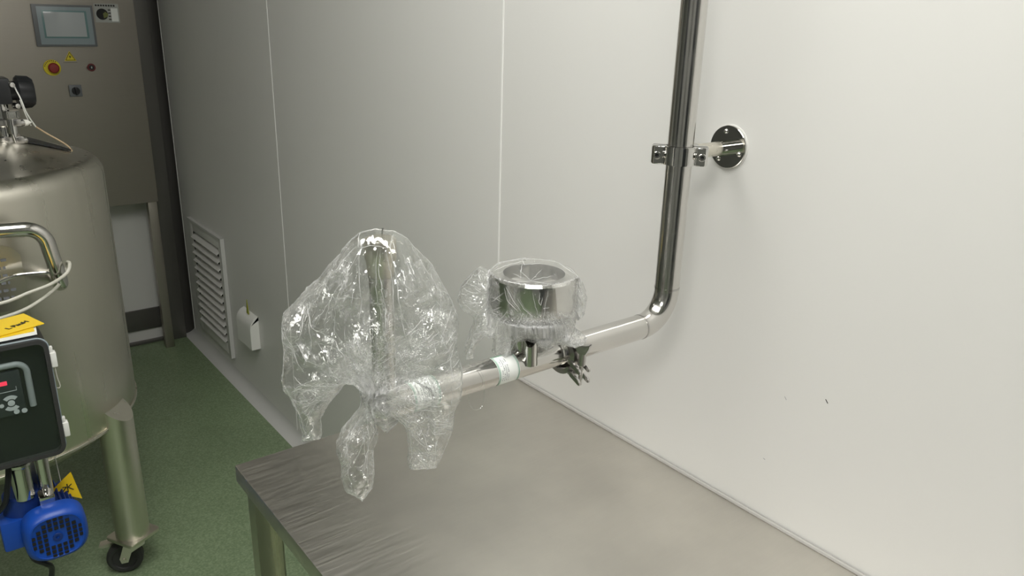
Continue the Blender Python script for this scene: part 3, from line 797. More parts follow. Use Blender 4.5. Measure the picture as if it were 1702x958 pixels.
P2 = [[(-0.0395, 1.2388), (-0.035, 1.22), (-0.0191, 1.2039)], [(-0.0371, 1.2397), (-0.0268, 1.2202), (-0.0158, 1.2049)], [(-0.0212, 1.2238), (-0.0127, 1.2093), (-0.0, 1.1975)], [(-0.065, 1.2139), (-0.0537, 1.2194), (-0.0409, 1.231)], [(0.0093, 1.2325), (0.0082, 1.2186), (0.0108, 1.2144), (0.0128, 1.2257)], [(-0.0012, 1.2322), (0.0035, 1.2124), (0.0091, 1.1951)], [(0.0197, 1.2371), (0.0166, 1.2128), (0.0149, 1.1935)], [(0.0142, 1.2101), (0.0224, 1.2112)], [(-0.0162, 1.2716), (-0.0175, 1.2615), (-0.018, 1.2522)], [(-0.0162, 1.2716), (0.0093, 1.2741)], [(-0.0042, 1.2492), (-0.0287, 1.2587)], [(-0.0042, 1.2492), (-0.0208, 1.2648)], [(-0.0042, 1.2492), (0.0097, 1.2657)], [(-0.0042, 1.2492), (0.0261, 1.2577)], [(-0.0042, 1.2492), (-0.0299, 1.2459)], [(-0.0042, 1.2492), (0.0225, 1.2457)], [(-0.0961, 1.2397), (-0.0825, 1.2571), (-0.0705, 1.2642)], [(-0.0984, 1.2181), (-0.082, 1.1968), (-0.0695, 1.184)], [(-0.0903, 1.2227), (-0.0698, 1.2085)], [(0.0495, 1.2396), (0.0515, 1.2311), (0.051, 1.2251)], [(0.064, 1.2401), (0.0701, 1.2187), (0.0659, 1.2055)], [(0.0569, 1.2053), (0.071, 1.2022)], [(-0.0648, 1.2017), (-0.0453, 1.2093)], [(-0.0545, 1.2621), (-0.0386, 1.2693), (-0.0147, 1.2767)], [(0.0333, 1.2747), (0.0541, 1.2602)], [(-0.0635, 1.2261), (-0.0497, 1.2221), (-0.0423, 1.218)], [(-0.0164, 1.2775), (-0.013, 1.2709)]]
B1 = [(-0.0239, 1.3486), (-0.0048, 1.3527), (0.0135, 1.3511), (0.0275, 1.3431), (0.0369, 1.332), (0.0457, 1.3237), (0.0552, 1.3154), (0.0627, 1.3019), (0.0695, 1.2853), (0.0779, 1.2693), (0.0849, 1.2485), (0.085, 1.2303), (0.0843, 1.2126), (0.0879, 1.1932), (0.0917, 1.1616), (0.0903, 1.1414), (0.0823, 1.1272), (0.0809, 1.1081), (0.0742, 1.0828), (0.0583, 1.048), (0.0258, 1.0452), (0.0246, 1.0582), (0.0271, 1.0728), (0.0252, 1.0939), (0.0203, 1.1088), (0.0079, 1.1167), (0.0024, 1.1032), (-0.0033, 1.1097), (-0.0083, 1.1178), (-0.0104, 1.097), (-0.0139, 1.08), (-0.0147, 1.0543), (-0.0191, 1.0325), (-0.0288, 1.0146), (-0.0362, 1.0214), (-0.0466, 1.0272), (-0.0518, 1.0489), (-0.0567, 1.0744), (-0.0589, 1.0913), (-0.0514, 1.1082), (-0.0398, 1.121), (-0.0299, 1.132), (-0.0288, 1.1418), (-0.0334, 1.1538), (-0.0382, 1.1625), (-0.0432, 1.1639), (-0.0529, 1.1572), (-0.064, 1.1391), (-0.0767, 1.1199), (-0.084, 1.1072), (-0.0844, 1.0863), (-0.0872, 1.0769), (-0.1091, 1.0728), (-0.1062, 1.0831), (-0.1107, 1.1064), (-0.1158, 1.1294), (-0.1217, 1.1511), (-0.1254, 1.1607), (-0.1221, 1.1869), (-0.122, 1.2181), (-0.1199, 1.2486), (-0.1042, 1.2618), (-0.0877, 1.2808), (-0.0746, 1.2907), (-0.0612, 1.3092), (-0.0452, 1.3276), (-0.0345, 1.3399)]
B2 = [(-0.1025, 1.2197), (-0.0961, 1.2423), (-0.0841, 1.2571), (-0.073, 1.2667), (-0.0609, 1.262), (-0.0467, 1.2741), (-0.0149, 1.2809), (0.0251, 1.2787), (0.0497, 1.2677), (0.0651, 1.2503), (0.0712, 1.2274), (0.0709, 1.2039), (0.0598, 1.1966), (0.0581, 1.1833), (0.0762, 1.1687), (0.0593, 1.1592), (0.0384, 1.164), (0.0206, 1.1526), (0.0060, 1.160), (-0.0060, 1.168), (-0.0190, 1.166), (-0.0215, 1.1378), (-0.0388, 1.1373), (-0.0541, 1.1486), (-0.0511, 1.1667), (-0.0644, 1.1726), (-0.075, 1.157), (-0.0798, 1.1388), (-0.0906, 1.1366), (-0.0899, 1.1566), (-0.0826, 1.1791), (-0.0778, 1.1943), (-0.0984, 1.2112)]

def patches(v, f, seed, lo=.52, hi=.62):
    n = np.array([noise.noise(Vector((p[0] * f + seed, p[1] * f, seed * 1.7))) for p in v]) * .5 + .5
    return np.clip((n - lo) / (hi - lo), 0, 1)
def thick1(v, d):
    z = v[:, 1]
    w = np.interp(z, [1.10, 1.16, 1.22, 1.30, 1.35], [.022, .03, .045, .035, .012])
    T = np.interp(z, [1.0, 1.08, 1.14, 1.18, 1.24, 1.30, 1.345, 1.352], [.010, .018, .028, .032, .046, .038, .026, .022])
    q = np.clip(d / w, 0, 1)
    return T * (1 - (1 - q) ** 2) ** .65
def off1(v):
    s, z = v.T
    low = np.clip((1.16 - z) / .1, 0, 1)
    return low * (np.where(s < -.06, .01, np.where(s < .005, -.030, -.004)))
def waist(v):
    s, z = v.T
    return np.exp(-(((s + .008) / .034) ** 2 + ((z - 1.170) / .045) ** 2))
def folds1(v, sd):
    s, z = v.T
    rt = np.hypot(s + .002, 1.40 - z); at = np.arctan2(s + .002, 1.40 - z)
    rw = np.hypot(s + .014, z - 1.16); aw = np.arctan2(s + .014, 1.16 - z)
    up = np.clip((z - 1.20) / .06, 0, 1)
    F1 = facets(np.stack([at * .19, rt * .35], 1), .016, sd, .0062)
    F2 = facets(np.stack([aw * .07, rw * .45], 1), .013, sd + 1, .0050)
    F3 = facets(v, .021, sd + 2, .0058)
    F4 = facets(np.stack([at * .22, rt * .5], 1), .0062, sd + 3, .0021)
    F5 = facets(v, .0085, sd + 4, .0024)
    g = waist(v); p = patches(v, 26, sd + .3)
    p2 = patches(v, 34, sd + 9.1, .50, .62)
    f = F1 * up + F2 * (1 - up) * (.6 + .5 * g) + F3 * .75 + F4 * up * (.25 + .75 * p) + F5 * (.08 + .9 * p2 + .8 * g)
    f = f * (1 - .65 * np.clip((.034 - np.abs(s)) / .006, 0, 1) * np.clip((z - 1.285) / .01, 0, 1))
    side = facets(v, .022, sd + 7, .0011)
    return f, side
def ex1(v):
    return .012 + .10 * waist(v) + .05 * patches(v, 34, 13.1, .52, .62)
def capzone(v):
    s, z = v.T
    return np.clip((.036 - np.abs(s + .002)) / .008, 0, 1) * np.clip((z - 1.265) / .02, 0, 1)
def fine1(v): return np.clip(2.6 * waist(v) + .95 * patches(v, 30, 5.7, .47, .57), 0, 2.4) * (1 - capzone(v))
def hit1(X):
    X = push_pipe(X)
    z = X[:, 2]
    r = np.interp(z, [1.10, 1.22, 1.25, 1.29, 1.318, 1.343, 1.3435], [.0160, .0160, .0155, .0155, .0194, .0194, 0])
    dx = X[:, 0] - TUX; dy = X[:, 1] - PY; q = np.hypot(dx, dy) + 1e-9
    k = np.where(q < r, r / q, 1)
    X[:, 0] = TUX + dx * k; X[:, 1] = PY + dy * k
    return X
def dens1(v): return (.12 + 2.2 * waist(v) + .9 * patches(v, 30, 5.7, .48, .58)) * (1 - .85 * capzone(v))
H_ = .0023
o = film_bag('plastic_bag', B1, (.412, .756), H_, thick1, off1, folds1, ex1, hit1, 26, 4, fine1, P1, ((0, 1.40), (-.014, 1.16), 1.235), dens1, 300, 3800, lambda v: 1 - .8 * capzone(v))
tag(o, 'large crumpled clear plastic bag draped over the capped upright pipe, hanging in three tails', 'plastic bag')

RR, Z0, Z1 = .0605, 1.2035, 1.2640
def wrap2(base, vd, fr, bk):
    c = np.array([RC.x, RC.y])
    o = CAMP[None].repeat(len(base), 0)
    a = (vd[:, :2] ** 2).sum(1); oc = o[:, :2] - c; b = (oc * vd[:, :2]).sum(1); cc_ = (oc ** 2).sum(1) - RR ** 2
    disc = b * b - a * cc_; ok = disc > 0; sq = np.sqrt(np.maximum(disc, 0))
    t0 = (-b - sq) / a; t1 = (-b + sq) / a
    ta = (Z1 - o[:, 2]) / vd[:, 2]; tb = (Z0 - o[:, 2]) / vd[:, 2]
    ti = np.maximum(t0, ta); to = np.minimum(t1, tb); hit = ok & (to > ti)
    F_ = o + vd * ti[:, None]; B_ = o + vd * to[:, None]
    fr = np.where(hit[:, None], F_, fr); bk = np.where(hit[:, None], B_, bk)
    return fr, bk
def thick2(v, d):
    z = v[:, 1]
    T = np.interp(z, [1.13, 1.16, 1.19, 1.22], [.014, .028, .034, .03])
    return T * np.sqrt(1 - (1 - np.clip(d / .022, 0, 1)) ** 2)
def off2(v): return np.interp(v[:, 1], [1.13, 1.19], [-.012, 0])
def onring(v):
    s, z = v.T
    return np.clip((.056 - np.abs(s)) / .004, 0, 1) * np.clip((z - 1.203) / .004, 0, 1)
def folds2(v, sd):
    s, z = v.T
    b = np.arctan2(s, z - 1.235); r = np.hypot(s, z - 1.235)
    off = 1 - onring(v)
    f = facets(np.stack([b * .075, r * .5], 1), .010, sd, .0036) + facets(v, .011, sd + 1, .0026) + facets(v, .0055, sd + 2, .0013) * (.3 + patches(v, 40, sd + .2))
    return f * off, facets(v, .013, sd + 3, .0009) * off
def under(v):
    s, z = v.T
    return np.exp(-(((s - .012) / .045) ** 2 + ((z - 1.178) / .018) ** 2))
def ex2(v):
    return (.03 + .12 * under(v)) * (1 - onring(v)) + .002
def fine2(v): return np.clip(4.0 * under(v) + .7 * patches(v, 45, 3.3, .50, .60), 0, 3) * (1 - .85 * onring(v))
def dens2(v): return (.25 + 2.0 * under(v) + .6 * patches(v, 45, 3.3, .50, .60)) * (1 - .97 * onring(v))
def hit2(X):
    X = push_pipe(X)
    dx = X[:, 0] - RC.x; dy = X[:, 1] - RC.y; q = np.hypot(dx, dy) + 1e-9; z = X[:, 2]
    ins = (q < RR) & (z < Z1 - .0005) & (z > Z0 + .0005)
    side = RR - q; up = Z1 - z; dn = z - Z0
    ms = ins & (side <= up) & (side <= dn); mu = ins & ~ms & (up <= dn); md = ins & ~ms & ~mu
    k = np.where(ms, RR / q, 1)
    X[:, 0] = RC.x + dx * k; X[:, 1] = RC.y + dy * k
    X[:, 2] = np.where(mu, Z1, np.where(md, Z0, z))
    return X
o = film_bag('plastic_bag', B2, (.638, .756), .0021, thick2, off2, folds2, ex2, hit2, 26, 11, fine2, P2, ((0, 1.235), (0, 1.235), 1.2), dens2, 160, 2200, lambda v: 1 - onring(v), wrap=wrap2)
tag(o, 'smaller clear film wrapped tightly over the thick steel ring, bunched beneath it', 'plastic bag')

# loose threads hanging off the pipe by the bag
pts = smooth_path([(.517, PY - .021, 1.128), (.520, PY - .022, 1.108), (.529, PY - .022, 1.099), (.539, PY - .022, 1.101), (.543, PY - .021, 1.118), (.541, PY - .018, 1.146), (.534, PY + .004, 1.153)])
tag(obj('loose_tie', Geo().tube(pts, .0006, 6), M['film']), 'thin clear loop of film string hanging under the outlet pipe', 'string')

# ------------------------------------------------------------------ wall vent and cover box
VY0, VY1, VZ0, VZ1 = 3.297, 3.756, .10, .65
t = thing('wall_vent', 'louvred metal return air grille low on the right wall', 'vent', (WX, (VY0 + VY1) / 2, VZ0))
g = Geo(); fw = .05
for a in (((VY0, VZ0), (VY0 + fw, VZ1)), ((VY1 - fw, VZ0), (VY1, VZ1)), ((VY0 + fw, VZ1 - fw), (VY1 - fw, VZ1)), ((VY0 + fw, VZ0), (VY1 - fw, VZ0 + fw))):
    g.box((WX - .012, a[0][0], a[0][1]), (WX, a[1][0], a[1][1]), .002)
obj('frame', g, M['wall'], t)
g = Geo()
for a in (((VY0 - .004, VZ0 - .004), (VY0 + .006, VZ1 + .006)), ((VY0 + .004, VZ1 - .004), (VY1 + .004, VZ1 + .006))):
    g.box((WX - .018, a[0][0], a[0][1]), (WX - .001, a[1][0], a[1][1]))
obj('lip', g, M['cove'], t)
g = Geo(); ns = 12
for k in range(ns):
    z = VZ0 + fw + (VZ1 - VZ0 - 2 * fw) * (k + .5) / ns
    Mx = Matrix.Translation((WX - .010, (VY0 + VY1) / 2, z)) @ Matrix.Rotation(R(-42), 4, 'Y')
    g.box((-.016, -(VY1 - VY0) / 2 + fw, -.0016), (.012, (VY1 - VY0) / 2 - fw, .0016), M=Mx)
obj('louvre', g, M['wall'], t)
obj('dark_backing', Geo().box((WX - .0008, VY0 + fw, VZ0 + fw), (WX - .0002, VY1 - fw, VZ1 - fw)), M['dark'], t)

t = thing('socket_cover', 'small white round topped cover box on the wall right of the vent', 'socket cover', (WX, 3.03, .28))
BX = .993; y0, y1, z0, z1 = 2.955, 3.115, .262, .402
pts = [(WX, z0), (BX, z0), (BX, z1 - .05)] + [(BX + .04 - .04 * math.cos(R(a)), z1 - .05 + .05 * math.sin(R(a))) for a in (20, 40, 60, 80, 90)] + [(WX, z1)]
g = Geo(); g.prism([(WX - x, z) for x, z in pts][::1], (WX, y0, 0), (-1, 0, 0), (0, 0, 1), (y1 - y0) * (1 if Vector((-1, 0, 0)).cross(Vector((0, 0, 1))).y > 0 else -1), .0012)
obj('cover_body', g, M['white_plastic'], t)
obj('cable_tab', Geo().prism([(-.012, 0), (.012, 0), (.006, .03), (0, .062), (-.006, .03)], (WX - .020, 3.02, z1), (0, 1, 0), (0, 0, 1), .003), M['sprout'], t)

# ------------------------------------------------------------------ control cabinet on the back wall
t = thing('control_cabinet', 'brushed steel control cabinet with a touch screen and push buttons', 'control cabinet', (0.2, 3.87, 0))
FY = 3.80; CX1 = .907
obj('cabinet_body', Geo().box((-.75, FY, .735), (CX1, BY - .002, 2.25), .004), M['cabinet'], t)
for x_ in (.868, -.72):
    obj('leg', Geo().box((x_ - .006, FY + .01, 0), (x_ + .034, FY + .05, .735), .003), M['cabinet'], t)
sc = obj('touch_screen', Geo().prism(rrect(.224, .164, .004), (.630, FY - .012, 1.505), (1, 0, 0), (0, 0, 1), -.012, .001) if False else Geo().box((.518, FY - .012, 1.425), (.741, FY, 1.588), .002), M['bezel'], t)
obj('screen_border', Geo().box((.534, FY - .0135, 1.433), (.732, FY - .0115, 1.580), .001), M['bezel_light'], sc)
obj('screen_edge', Geo().box((.550, FY - .0145, 1.458), (.714, FY - .013, 1.566), .0005), M['screen_edge'], sc)
obj('display', Geo().box((.557, FY - .0155, 1.464), (.706, FY - .014, 1.560), .0005), M['screen'], sc)
# instruction sticker
st = obj('sticker', Geo().box((.748, FY - .0012, 1.522), (.843, FY, 1.597), 0), M['sign_grey'], t); st['label'] = 'grey instruction sticker with a dark disc'
obj('disc', Geo().cyl((.777, FY - .0012, 1.555), (.777, FY - .0020, 1.555), .0225, seg=32), M['dark'], st)
obj('olive_patch', Geo().prism([(0, -.014), (.015, -.008), (.019, .004), (.008, .012), (-.002, .004)], (.782, FY - .0021, 1.553), (1, 0, 0), (0, 0, 1), -.0004), M['sign_olive'], st)
obj('white_panel', Geo().box((.812, FY - .0020, 1.527), (.838, FY - .0011, 1.580)), M['paper'], st)
g = Geo(); rnd = random.Random(2)
for k in range(8):
    g.add(*(lambda q: (q.v, q.f))(Geo().box((.7535 + k * .0098, FY - .0018, 1.5862), (.7605 + k * .0098, FY - .0011, 1.5930))))
for k in range(4): g.box((.8005, FY - .0018, 1.570 - k * .0125), (.8105, FY - .0011, 1.5745 - k * .0125))
obj('printed_text', g, M['ink'], st)
# warning triangle
tri = obj('warning_sticker', Geo().prism([(-.0225, -.018), (.0225, -.018), (0, .022)], (.632, FY - .0008, 1.385), (1, 0, 0), (0, 0, 1), -.0008), M['sign_yellow'], t)
tri['label'] = 'yellow triangle warning sticker'
g = Geo()
for a, b in (((-.0175, -.0145), (.0175, -.0145)), ((.0175, -.0145), (0, .0165)), ((0, .0165), (-.0175, -.0145))):
    g.tube([(.632 + a[0], FY - .0017, 1.385 + a[1]), (.632 + b[0], FY - .0017, 1.385 + b[1])], .0009, 6)
g.prism([(.002, .008), (-.005, -.003), (0, -.002), (-.003, -.011), (.005, .001), (0, 0)], (.632, FY - .0016, 1.385), (1, 0, 0), (0, 0, 1), -.0006)
g.box((.604, FY - .0012, 1.3605), (.656, FY - .0004, 1.3615))
obj('lightning_mark', g, M['ink'], tri)
es = obj('emergency_stop', Geo().cyl((.560, FY, 1.341), (.560, FY - .006, 1.341), .032, seg=36, bev=.001), M['sign_yellow'], t)
es['label'] = 'red mushroom button on a yellow ring'
obj('stop_knob', Geo().lathe([(0, .030), (.016, .029), (.0205, .024), (.0205, .016), (.012, .012), (.012, 0)], (.562, FY - .005, 1.341), (0, -1, 0), 32), M['red'], es)
g = Geo()
for a in range(60, 175, 15):
    x_ = .560 + .0275 * math.cos(R(a)); z_ = 1.341 + .0275 * math.sin(R(a)); g.box((x_ - .0015, FY - .0066, z_ - .0022), (x_ + .0015, FY - .0058, z_ + .0022))
obj('printed_text', g, M['ink'], es)
b2_ = obj('push_button', Geo().ring((.706, FY, 1.340), (.706, FY - .007, 1.340), .0160, .0100, 28, .001), M['dark_red'], t); b2_['label'] = 'small round dark red button'
obj('button_cap', Geo().cyl((.706, FY, 1.340), (.706, FY - .009, 1.340), .0098, seg=24, bev=.001), M['black'], b2_)
obj('button_mark', Geo().box((.7035, FY - .0096, 1.336), (.7085, FY - .0088, 1.344), 0), M['sign_grey'], b2_)
ks = obj('rotary_switch', Geo().box((.609, FY - .008, 1.222), (.657, FY, 1.270), .003), M['bezel'], t); ks['label'] = 'square black rotary switch'
obj('switch_knob', Geo().cyl((.633, FY - .007, 1.246), (.633, FY - .014, 1.246), .0155, seg=28, bev=.002).box((.6295, FY - .026, 1.231), (.6365, FY - .012, 1.261), .002), M['black'], ks)

# ------------------------------------------------------------------ mobile mixing tank
TC = Vector((.037, 2.444, 0)); TR = .405
t = thing('mixing_tank', 'large satin steel tank on casters with a domed lid and a tube handle', 'tank', TC)
prof = [(0, .385), (.15, .392), (.28, .415), (.36, .45), (TR - .012, .478), (TR, .497), (TR, 1.155)]
for a in range(10, 91, 10): prof.append((TR - .045 + .045 * math.cos(R(a)), 1.155 + .048 * math.sin(R(a))))
for k in range(1, 9): q = k / 8; prof.append(((TR - .045) * (1 - q), 1.203 + .078 * math.sin(q * PI / 2)))
obj('tank_shell', Geo().lathe(prof, TC, (0, 0, 1), 128), M['satin'], t, ang=60)
obj('bottom_band', Geo().ring(TC + Vector((0, 0, .488)), TC + Vector((0, 0, .496)), TR + .003, TR - .004, 96, .001), M['satin'], t)
for a in (-41.5, 78.5, 198.5):
    d_ = Vector((math.cos(R(a)), math.sin(R(a)), 0)); lc = TC + d_ * .400; rl = .046
    g = Geo(); n = 40; vs = []
    for k in range(n):
        q = 2 * PI * k / n; e = Vector((math.cos(q), math.sin(q), 0)); vs.append(lc + e * rl + Vector((0, 0, .128)))
    for k in range(n):
        q = 2 * PI * k / n; e = Vector((math.cos(q), math.sin(q), 0)); vs.append(lc + e * rl + Vector((0, 0, .545 - .9 * rl * e.dot(d_))))
    g.add(vs, [(k, (k + 1) % n, n + (k + 1) % n, n + k) for k in range(n)] + [tuple(range(n, 2 * n)), tuple(reversed(range(n)))])
    lg = obj('leg', g, M['satin'], t)
    obj('base_plate', Geo().prism(rrect(.105, .105, .012), lc + Vector((0, 0, .118)), (math.cos(.5), math.sin(.5), 0), (-math.sin(.5), math.cos(.5), 0), .010, .001), M['satin'], lg)
    # caster
    sw = Vector((-.62, .25, 0)).normalized() if a == -41.5 else Vector((.3, .9, 0)).normalized()
    axl = Vector((-sw.y, sw.x, 0)); wc_ = lc + sw * .030 + Vector((0, 0, .050))
    cs = obj('caster', Geo().lathe([(.046 - .004, -.0165), (.049, -.011), (.050, 0), (.049, .011), (.042, .0165), (.034, .0155), (.032, .012), (.012, .012), (.010, .018), (0, .018)], wc_, axl, 44).lathe([(.042, -.0165), (.034, -.0155), (.032, -.012), (.012, -.012), (.010, -.018), (0, -.018)], wc_, axl, 44), M['rubber'], t)
    cs['label'] = 'grey rubber swivel caster wheel'
    g = Geo()
    for s in (-1, 1):
        o_ = wc_ + axl * (.0205 * s)
        U = sw; pts = [(-.010, -.010), (.008, -.012), (.012, .004), (-.006, .056), (-.062, .056), (-.060, .046), (-.022, .022)]
        pts = [(u, v) for u, v in pts]
        g.prism(pts, o_, U, (0, 0, 1), .003)
    g.cyl(wc_ - axl * .024, wc_ + axl * .026, .006, seg=16)
    tp = lc + Vector((0, 0, .106)); g.cyl(tp - Vector((0, 0, .006)), tp + Vector((0, 0, .012)), .030, seg=28)
    obj('fork', g, M['satin'], cs)
    obj('brake_pedal', Geo().prism([(0, 0), (.05, -.012), (.052, -.016), (.04, -.020), (0, -.012)], wc_ + sw * .020 + Vector((0, 0, .045)) - axl * .014, sw, (0, 0, 1), .028, .001), M['satin'], cs)
# tube handle on the front
hy = 1.985; hr = .0165
path = fillet([(-.12, 2.09, .975), (-.12, hy, .975), (-.12, hy, 1.128), (.222, hy, 1.108), (.242, hy, .960), (.242, 2.10, .960)], .045, 10)
obj('tube_handle', Geo().tube(path, hr, 24), M['steel'], t)
obj('handle_strut', Geo().cyl((.185, hy, 1.10), (.190, 2.095, 1.07), .007, seg=16), M['steel'], t)
g = Geo().prism([(-.11, -.10), (.085, -.10), (.085, .03), (.07, .05), (.05, .058), (-.11, .058)], (.09, 2.036, 1.01), (1, 0, 0), (0, 0, 1), -.003, .0008)
npl = obj('name_plate', g, M['satin'], t); npl['label'] = 'engraved steel name plate behind the handle'
g = Geo(); rnd = random.Random(5)
for k in range(6):
    x_ = -.0
    z_ = 1.03 - k * .018
    while x_ < .145:
        w_2 = rnd.uniform(.004, .012); g.box((x_, 2.0318, z_), (x_ + w_2, 2.0334, z_ + .006)); x_ += w_2 + .004
obj('printed_text', g, M['grey_ink'], npl)
obj('gauge_rod', Geo().tube(smooth_path([(-.02, 2.00, .985), (.10, 2.00, .990), (.16, 1.995, 1.004), (.232, 1.99, 1.000)]), .004, 10), M['steel'], t)
obj('sample_nozzle', Geo().cyl((.315, 2.30, .42), (.315, 2.30, .485), .020, seg=24), M['dark'], t)

tag(obj('cable_loop', Geo().tube(smooth_path([(.05, 1.925, .965), (.12, 1.935, .965), (.170, 1.945, .975), (.215, 1.95, .985), (.250, 1.955, 1.003), (.262, 1.972, 1.018), (.262, 2.002, 1.016), (.258, 2.010, .996), (.235, 1.98, .972), (.19, 1.955, .950), (.14, 1.94, .935), (.05, 1.93, .925)]), .0038, 10), M['cable']),
    'pale thin cable looped round the lower end of the tank handle', 'cable')

# lid valve
VX, VYc, VB = .236, 2.395, 1.236
t = thing('lid_valve', 'steel lid valve with clamp joints and a black hand knob on the tank dome', 'valve', (VX, VYc, VB))
g = Geo().lathe([(0, -.02), (.024, -.02), (.022, .004), (.027, .012), (.030, .016), (.030, .021), (.020, .026), (.019, .050), (.028, .056), (.028, .062), (.017, .070), (.017, .125), (0, .125)], (VX - .012, VYc, VB), (0, 0, 1), 36)
obj('valve_body', g, M['chrome'], t)
for dz, r_ in ((.018, .034), (.062, .033)):
    g = Geo().ring((VX - .012, VYc, VB + dz - .008), (VX - .012, VYc, VB + dz + .008), r_, .024, 36, .002)
    cl = obj('clamp_band', g, M['cast'], t)
    gg = Geo().cyl((VX + .012, VYc - .030, VB + dz - .004), (VX + .030, VYc - .026, VB + dz - .002), .0085, seg=14, bev=.002)
    gg.box((VX + .004, VYc - .042, VB + dz - .009), (VX + .022, VYc - .026, VB + dz + .009), .002)
    obj('clamp_bolt', gg, M['cast'], cl)
g = Geo().prism([(.020 * math.cos(R(60 * k)), .020 * math.sin(R(60 * k))) for k in range(6)], (VX + .004, VYc - .030, VB + .072), (1, 0, 0), (0, 1, 0), .020, .002)
g.cyl((VX + .002, VYc - .030, VB + .034), (VX + .002, VYc - .030, VB + .074), .011, seg=20)
g.cyl((VX + .004, VYc - .032, VB + .012), (VX + .002, VYc - .030, VB + .036), .006, .008, seg=16)
obj('hex_nut', g, M['chrome'], t)
obj('lever', Geo().lathe([(0, 0), (.007, .002), (.009, .02), (.0075, .030), (0, .040)], (VX + .008, VYc - .018, VB + .058), (1, -.1, .03), 20), M['ivory'], t)
g = Geo().box((VX - .09, VYc - .045, VB + .108), (VX + .012, VYc + .045, VB + .172), .006)
g.cyl((VX + .010, VYc, VB + .138), (VX + .034, VYc, VB + .138), .024, seg=28)
obj('actuator', g, M['black'], t)
kn = Geo(); n = 48; prof = [(0, 0), (.036, .0), (.042, .006), (.040, .030), (.032, .040), (0, .042)]
vs = []
for r_, h_ in prof:
    for k in range(n):
        a = 2 * PI * k / n; rr = r_ * (1 - .07 * (0.5 + .5 * math.cos(6 * a)) ** 3 * (1 if h_ > .003 else .6))
        vs.append((VX + .026 + h_, VYc + rr * math.cos(a), VB + .134 + rr * math.sin(a)))
kn.add(vs, [(i * n + k, i * n + (k + 1) % n, (i + 1) * n + (k + 1) % n, (i + 1) * n + k) for i in range(len(prof) - 1) for k in range(n)])
obj('hand_knob', kn, M['black'], t)
for z_, x_ in ((.156, .014), (.104, .018)):
    obj('set_screw', Geo().lathe([(0, .010), (.006, .009), (.0075, .004), (.0075, -.01), (0, -.01)], (VX + x_, VYc - .040, VB + z_), (.3, -1, 0), 16), M['chrome'], t)
g = Geo().tube(smooth_path([(VX + .022, VYc - .030, VB + .150), (VX + .030, VYc - .040, VB + .120), (VX + .038, VYc - .034, VB + .085), (VX + .056, VYc - .01, VB + .046)]), .0018, 8)
g.tube(smooth_path([(VX + .028, VYc - .036, VB + .118), (VX + .036, VYc - .030, VB + .080), (VX + .046, VYc - .01, VB + .050)]), .0014, 8)
tag(obj('white_wires', g, M['white_plastic']), 'thin white wires hanging from the black lid knob', 'wire')
tag(obj('tan_cord', Geo().tube(smooth_path([(VX + .056, VYc - .01, VB + .046), (VX + .082, VYc, VB + .024), (VX + .122, VYc, VB - .008), (VX + .134, VYc, VB - .030)]), .0022, 8), M['tan']), 'tan cord running down onto the tank dome', 'cord')
g = Geo(); vs = []
# dark reflection on the dome, put in as a thin black sheet
def dome_z(x, y):
    q = 1 - min(math.hypot(x - TC.x, y - TC.y) / (TR - .045), 1); return 1.203 + .078 * math.sin(q * PI / 2)
quad = [(.262, 2.37), (.352, 2.375), (.366, 2.39), (.268, 2.47)]
nn = 8
for i in range(nn + 1):
    for j in range(nn + 1):
        a, b = i / nn, j / nn
        x = (1 - a) * (1 - b) * quad[0][0] + a * (1 - b) * quad[1][0] + a * b * quad[2][0] + (1 - a) * b * quad[3][0]
        y = (1 - a) * (1 - b) * quad[0][1] + a * (1 - b) * quad[1][1] + a * b * quad[2][1] + (1 - a) * b * quad[3][1]
        vs.append((x, y, dome_z(x, y) + .002))
m_ = len(vs); vs += [(x, y, z + .003) for x, y, z in vs]
fs = []
for i in range(nn):
    for j in range(nn):
        q = (i * (nn + 1) + j, (i + 1) * (nn + 1) + j, (i + 1) * (nn + 1) + j + 1, i * (nn + 1) + j + 1)
        fs.append(q); fs.append(tuple(m_ + k for k in reversed(q)))
for i in range(nn):
    for a, b in ((i, i + 1), (nn * (nn + 1) + i, nn * (nn + 1) + i + 1), (i * (nn + 1), (i + 1) * (nn + 1)), (i * (nn + 1) + nn, (i + 1) * (nn + 1) + nn)):
        fs.append((a, b, m_ + b, m_ + a))
g.add(vs, fs)
tag(obj('reflection_sheet', g, M['black']), 'black sheet standing for a dark reflection on the tank dome beside the valve', 'dark reflection')

# ------------------------------------------------------------------ inverter box
KY = 1.70; KX1 = .164; KZ0, KZ1 = .690, .950
t = thing('inverter_box', 'black inverter box with a clear cover and grey keypad, in front of the tank', 'control box', (.03, KY, KZ0))
KX0 = -.12; kw = KX1 - KX0; kc = ((KX0 + KX1) / 2, (KZ0 + KZ1) / 2)
g = Geo().prism([(kc[0] + a, kc[1] + b) for a, b in rrect(kw, KZ1 - KZ0, .018)], (0, KY + .115, 0), (1, 0, 0), (0, 0, 1), .100, .003)
obj('housing', g, M['black'], t)
g = Geo()
ou = rrect(kw, KZ1 - KZ0, .020); inn = rrect(kw - .016, KZ1 - KZ0 - .016, .014)
vs = []
for y_ in (KY, KY + .016):
    for q in (ou, inn):
        vs += [(kc[0] + a, y_, kc[1] + b) for a, b in q]
n = len(ou); fs = []
for k in range(n):
    k2 = (k + 1) % n
    fs += [(k, k2, n + k2, n + k), (2 * n + k, 2 * n + k2, 3 * n + k2, 3 * n + k), (k, k2, 2 * n + k2, 2 * n + k), (n + k, n + k2, 3 * n + k2, 3 * n + k)]
g.add(vs, fs)
obj('cover_rim', g, M['rubber'], t)
obj('rim_edge', Geo().tube([(kc[0] + a, KY + .010, kc[1] + b) for a, b in rrect(kw + .002, KZ1 - KZ0 + .002, .021)], .0018, 8, closed=True), M['bezel_light'], t)
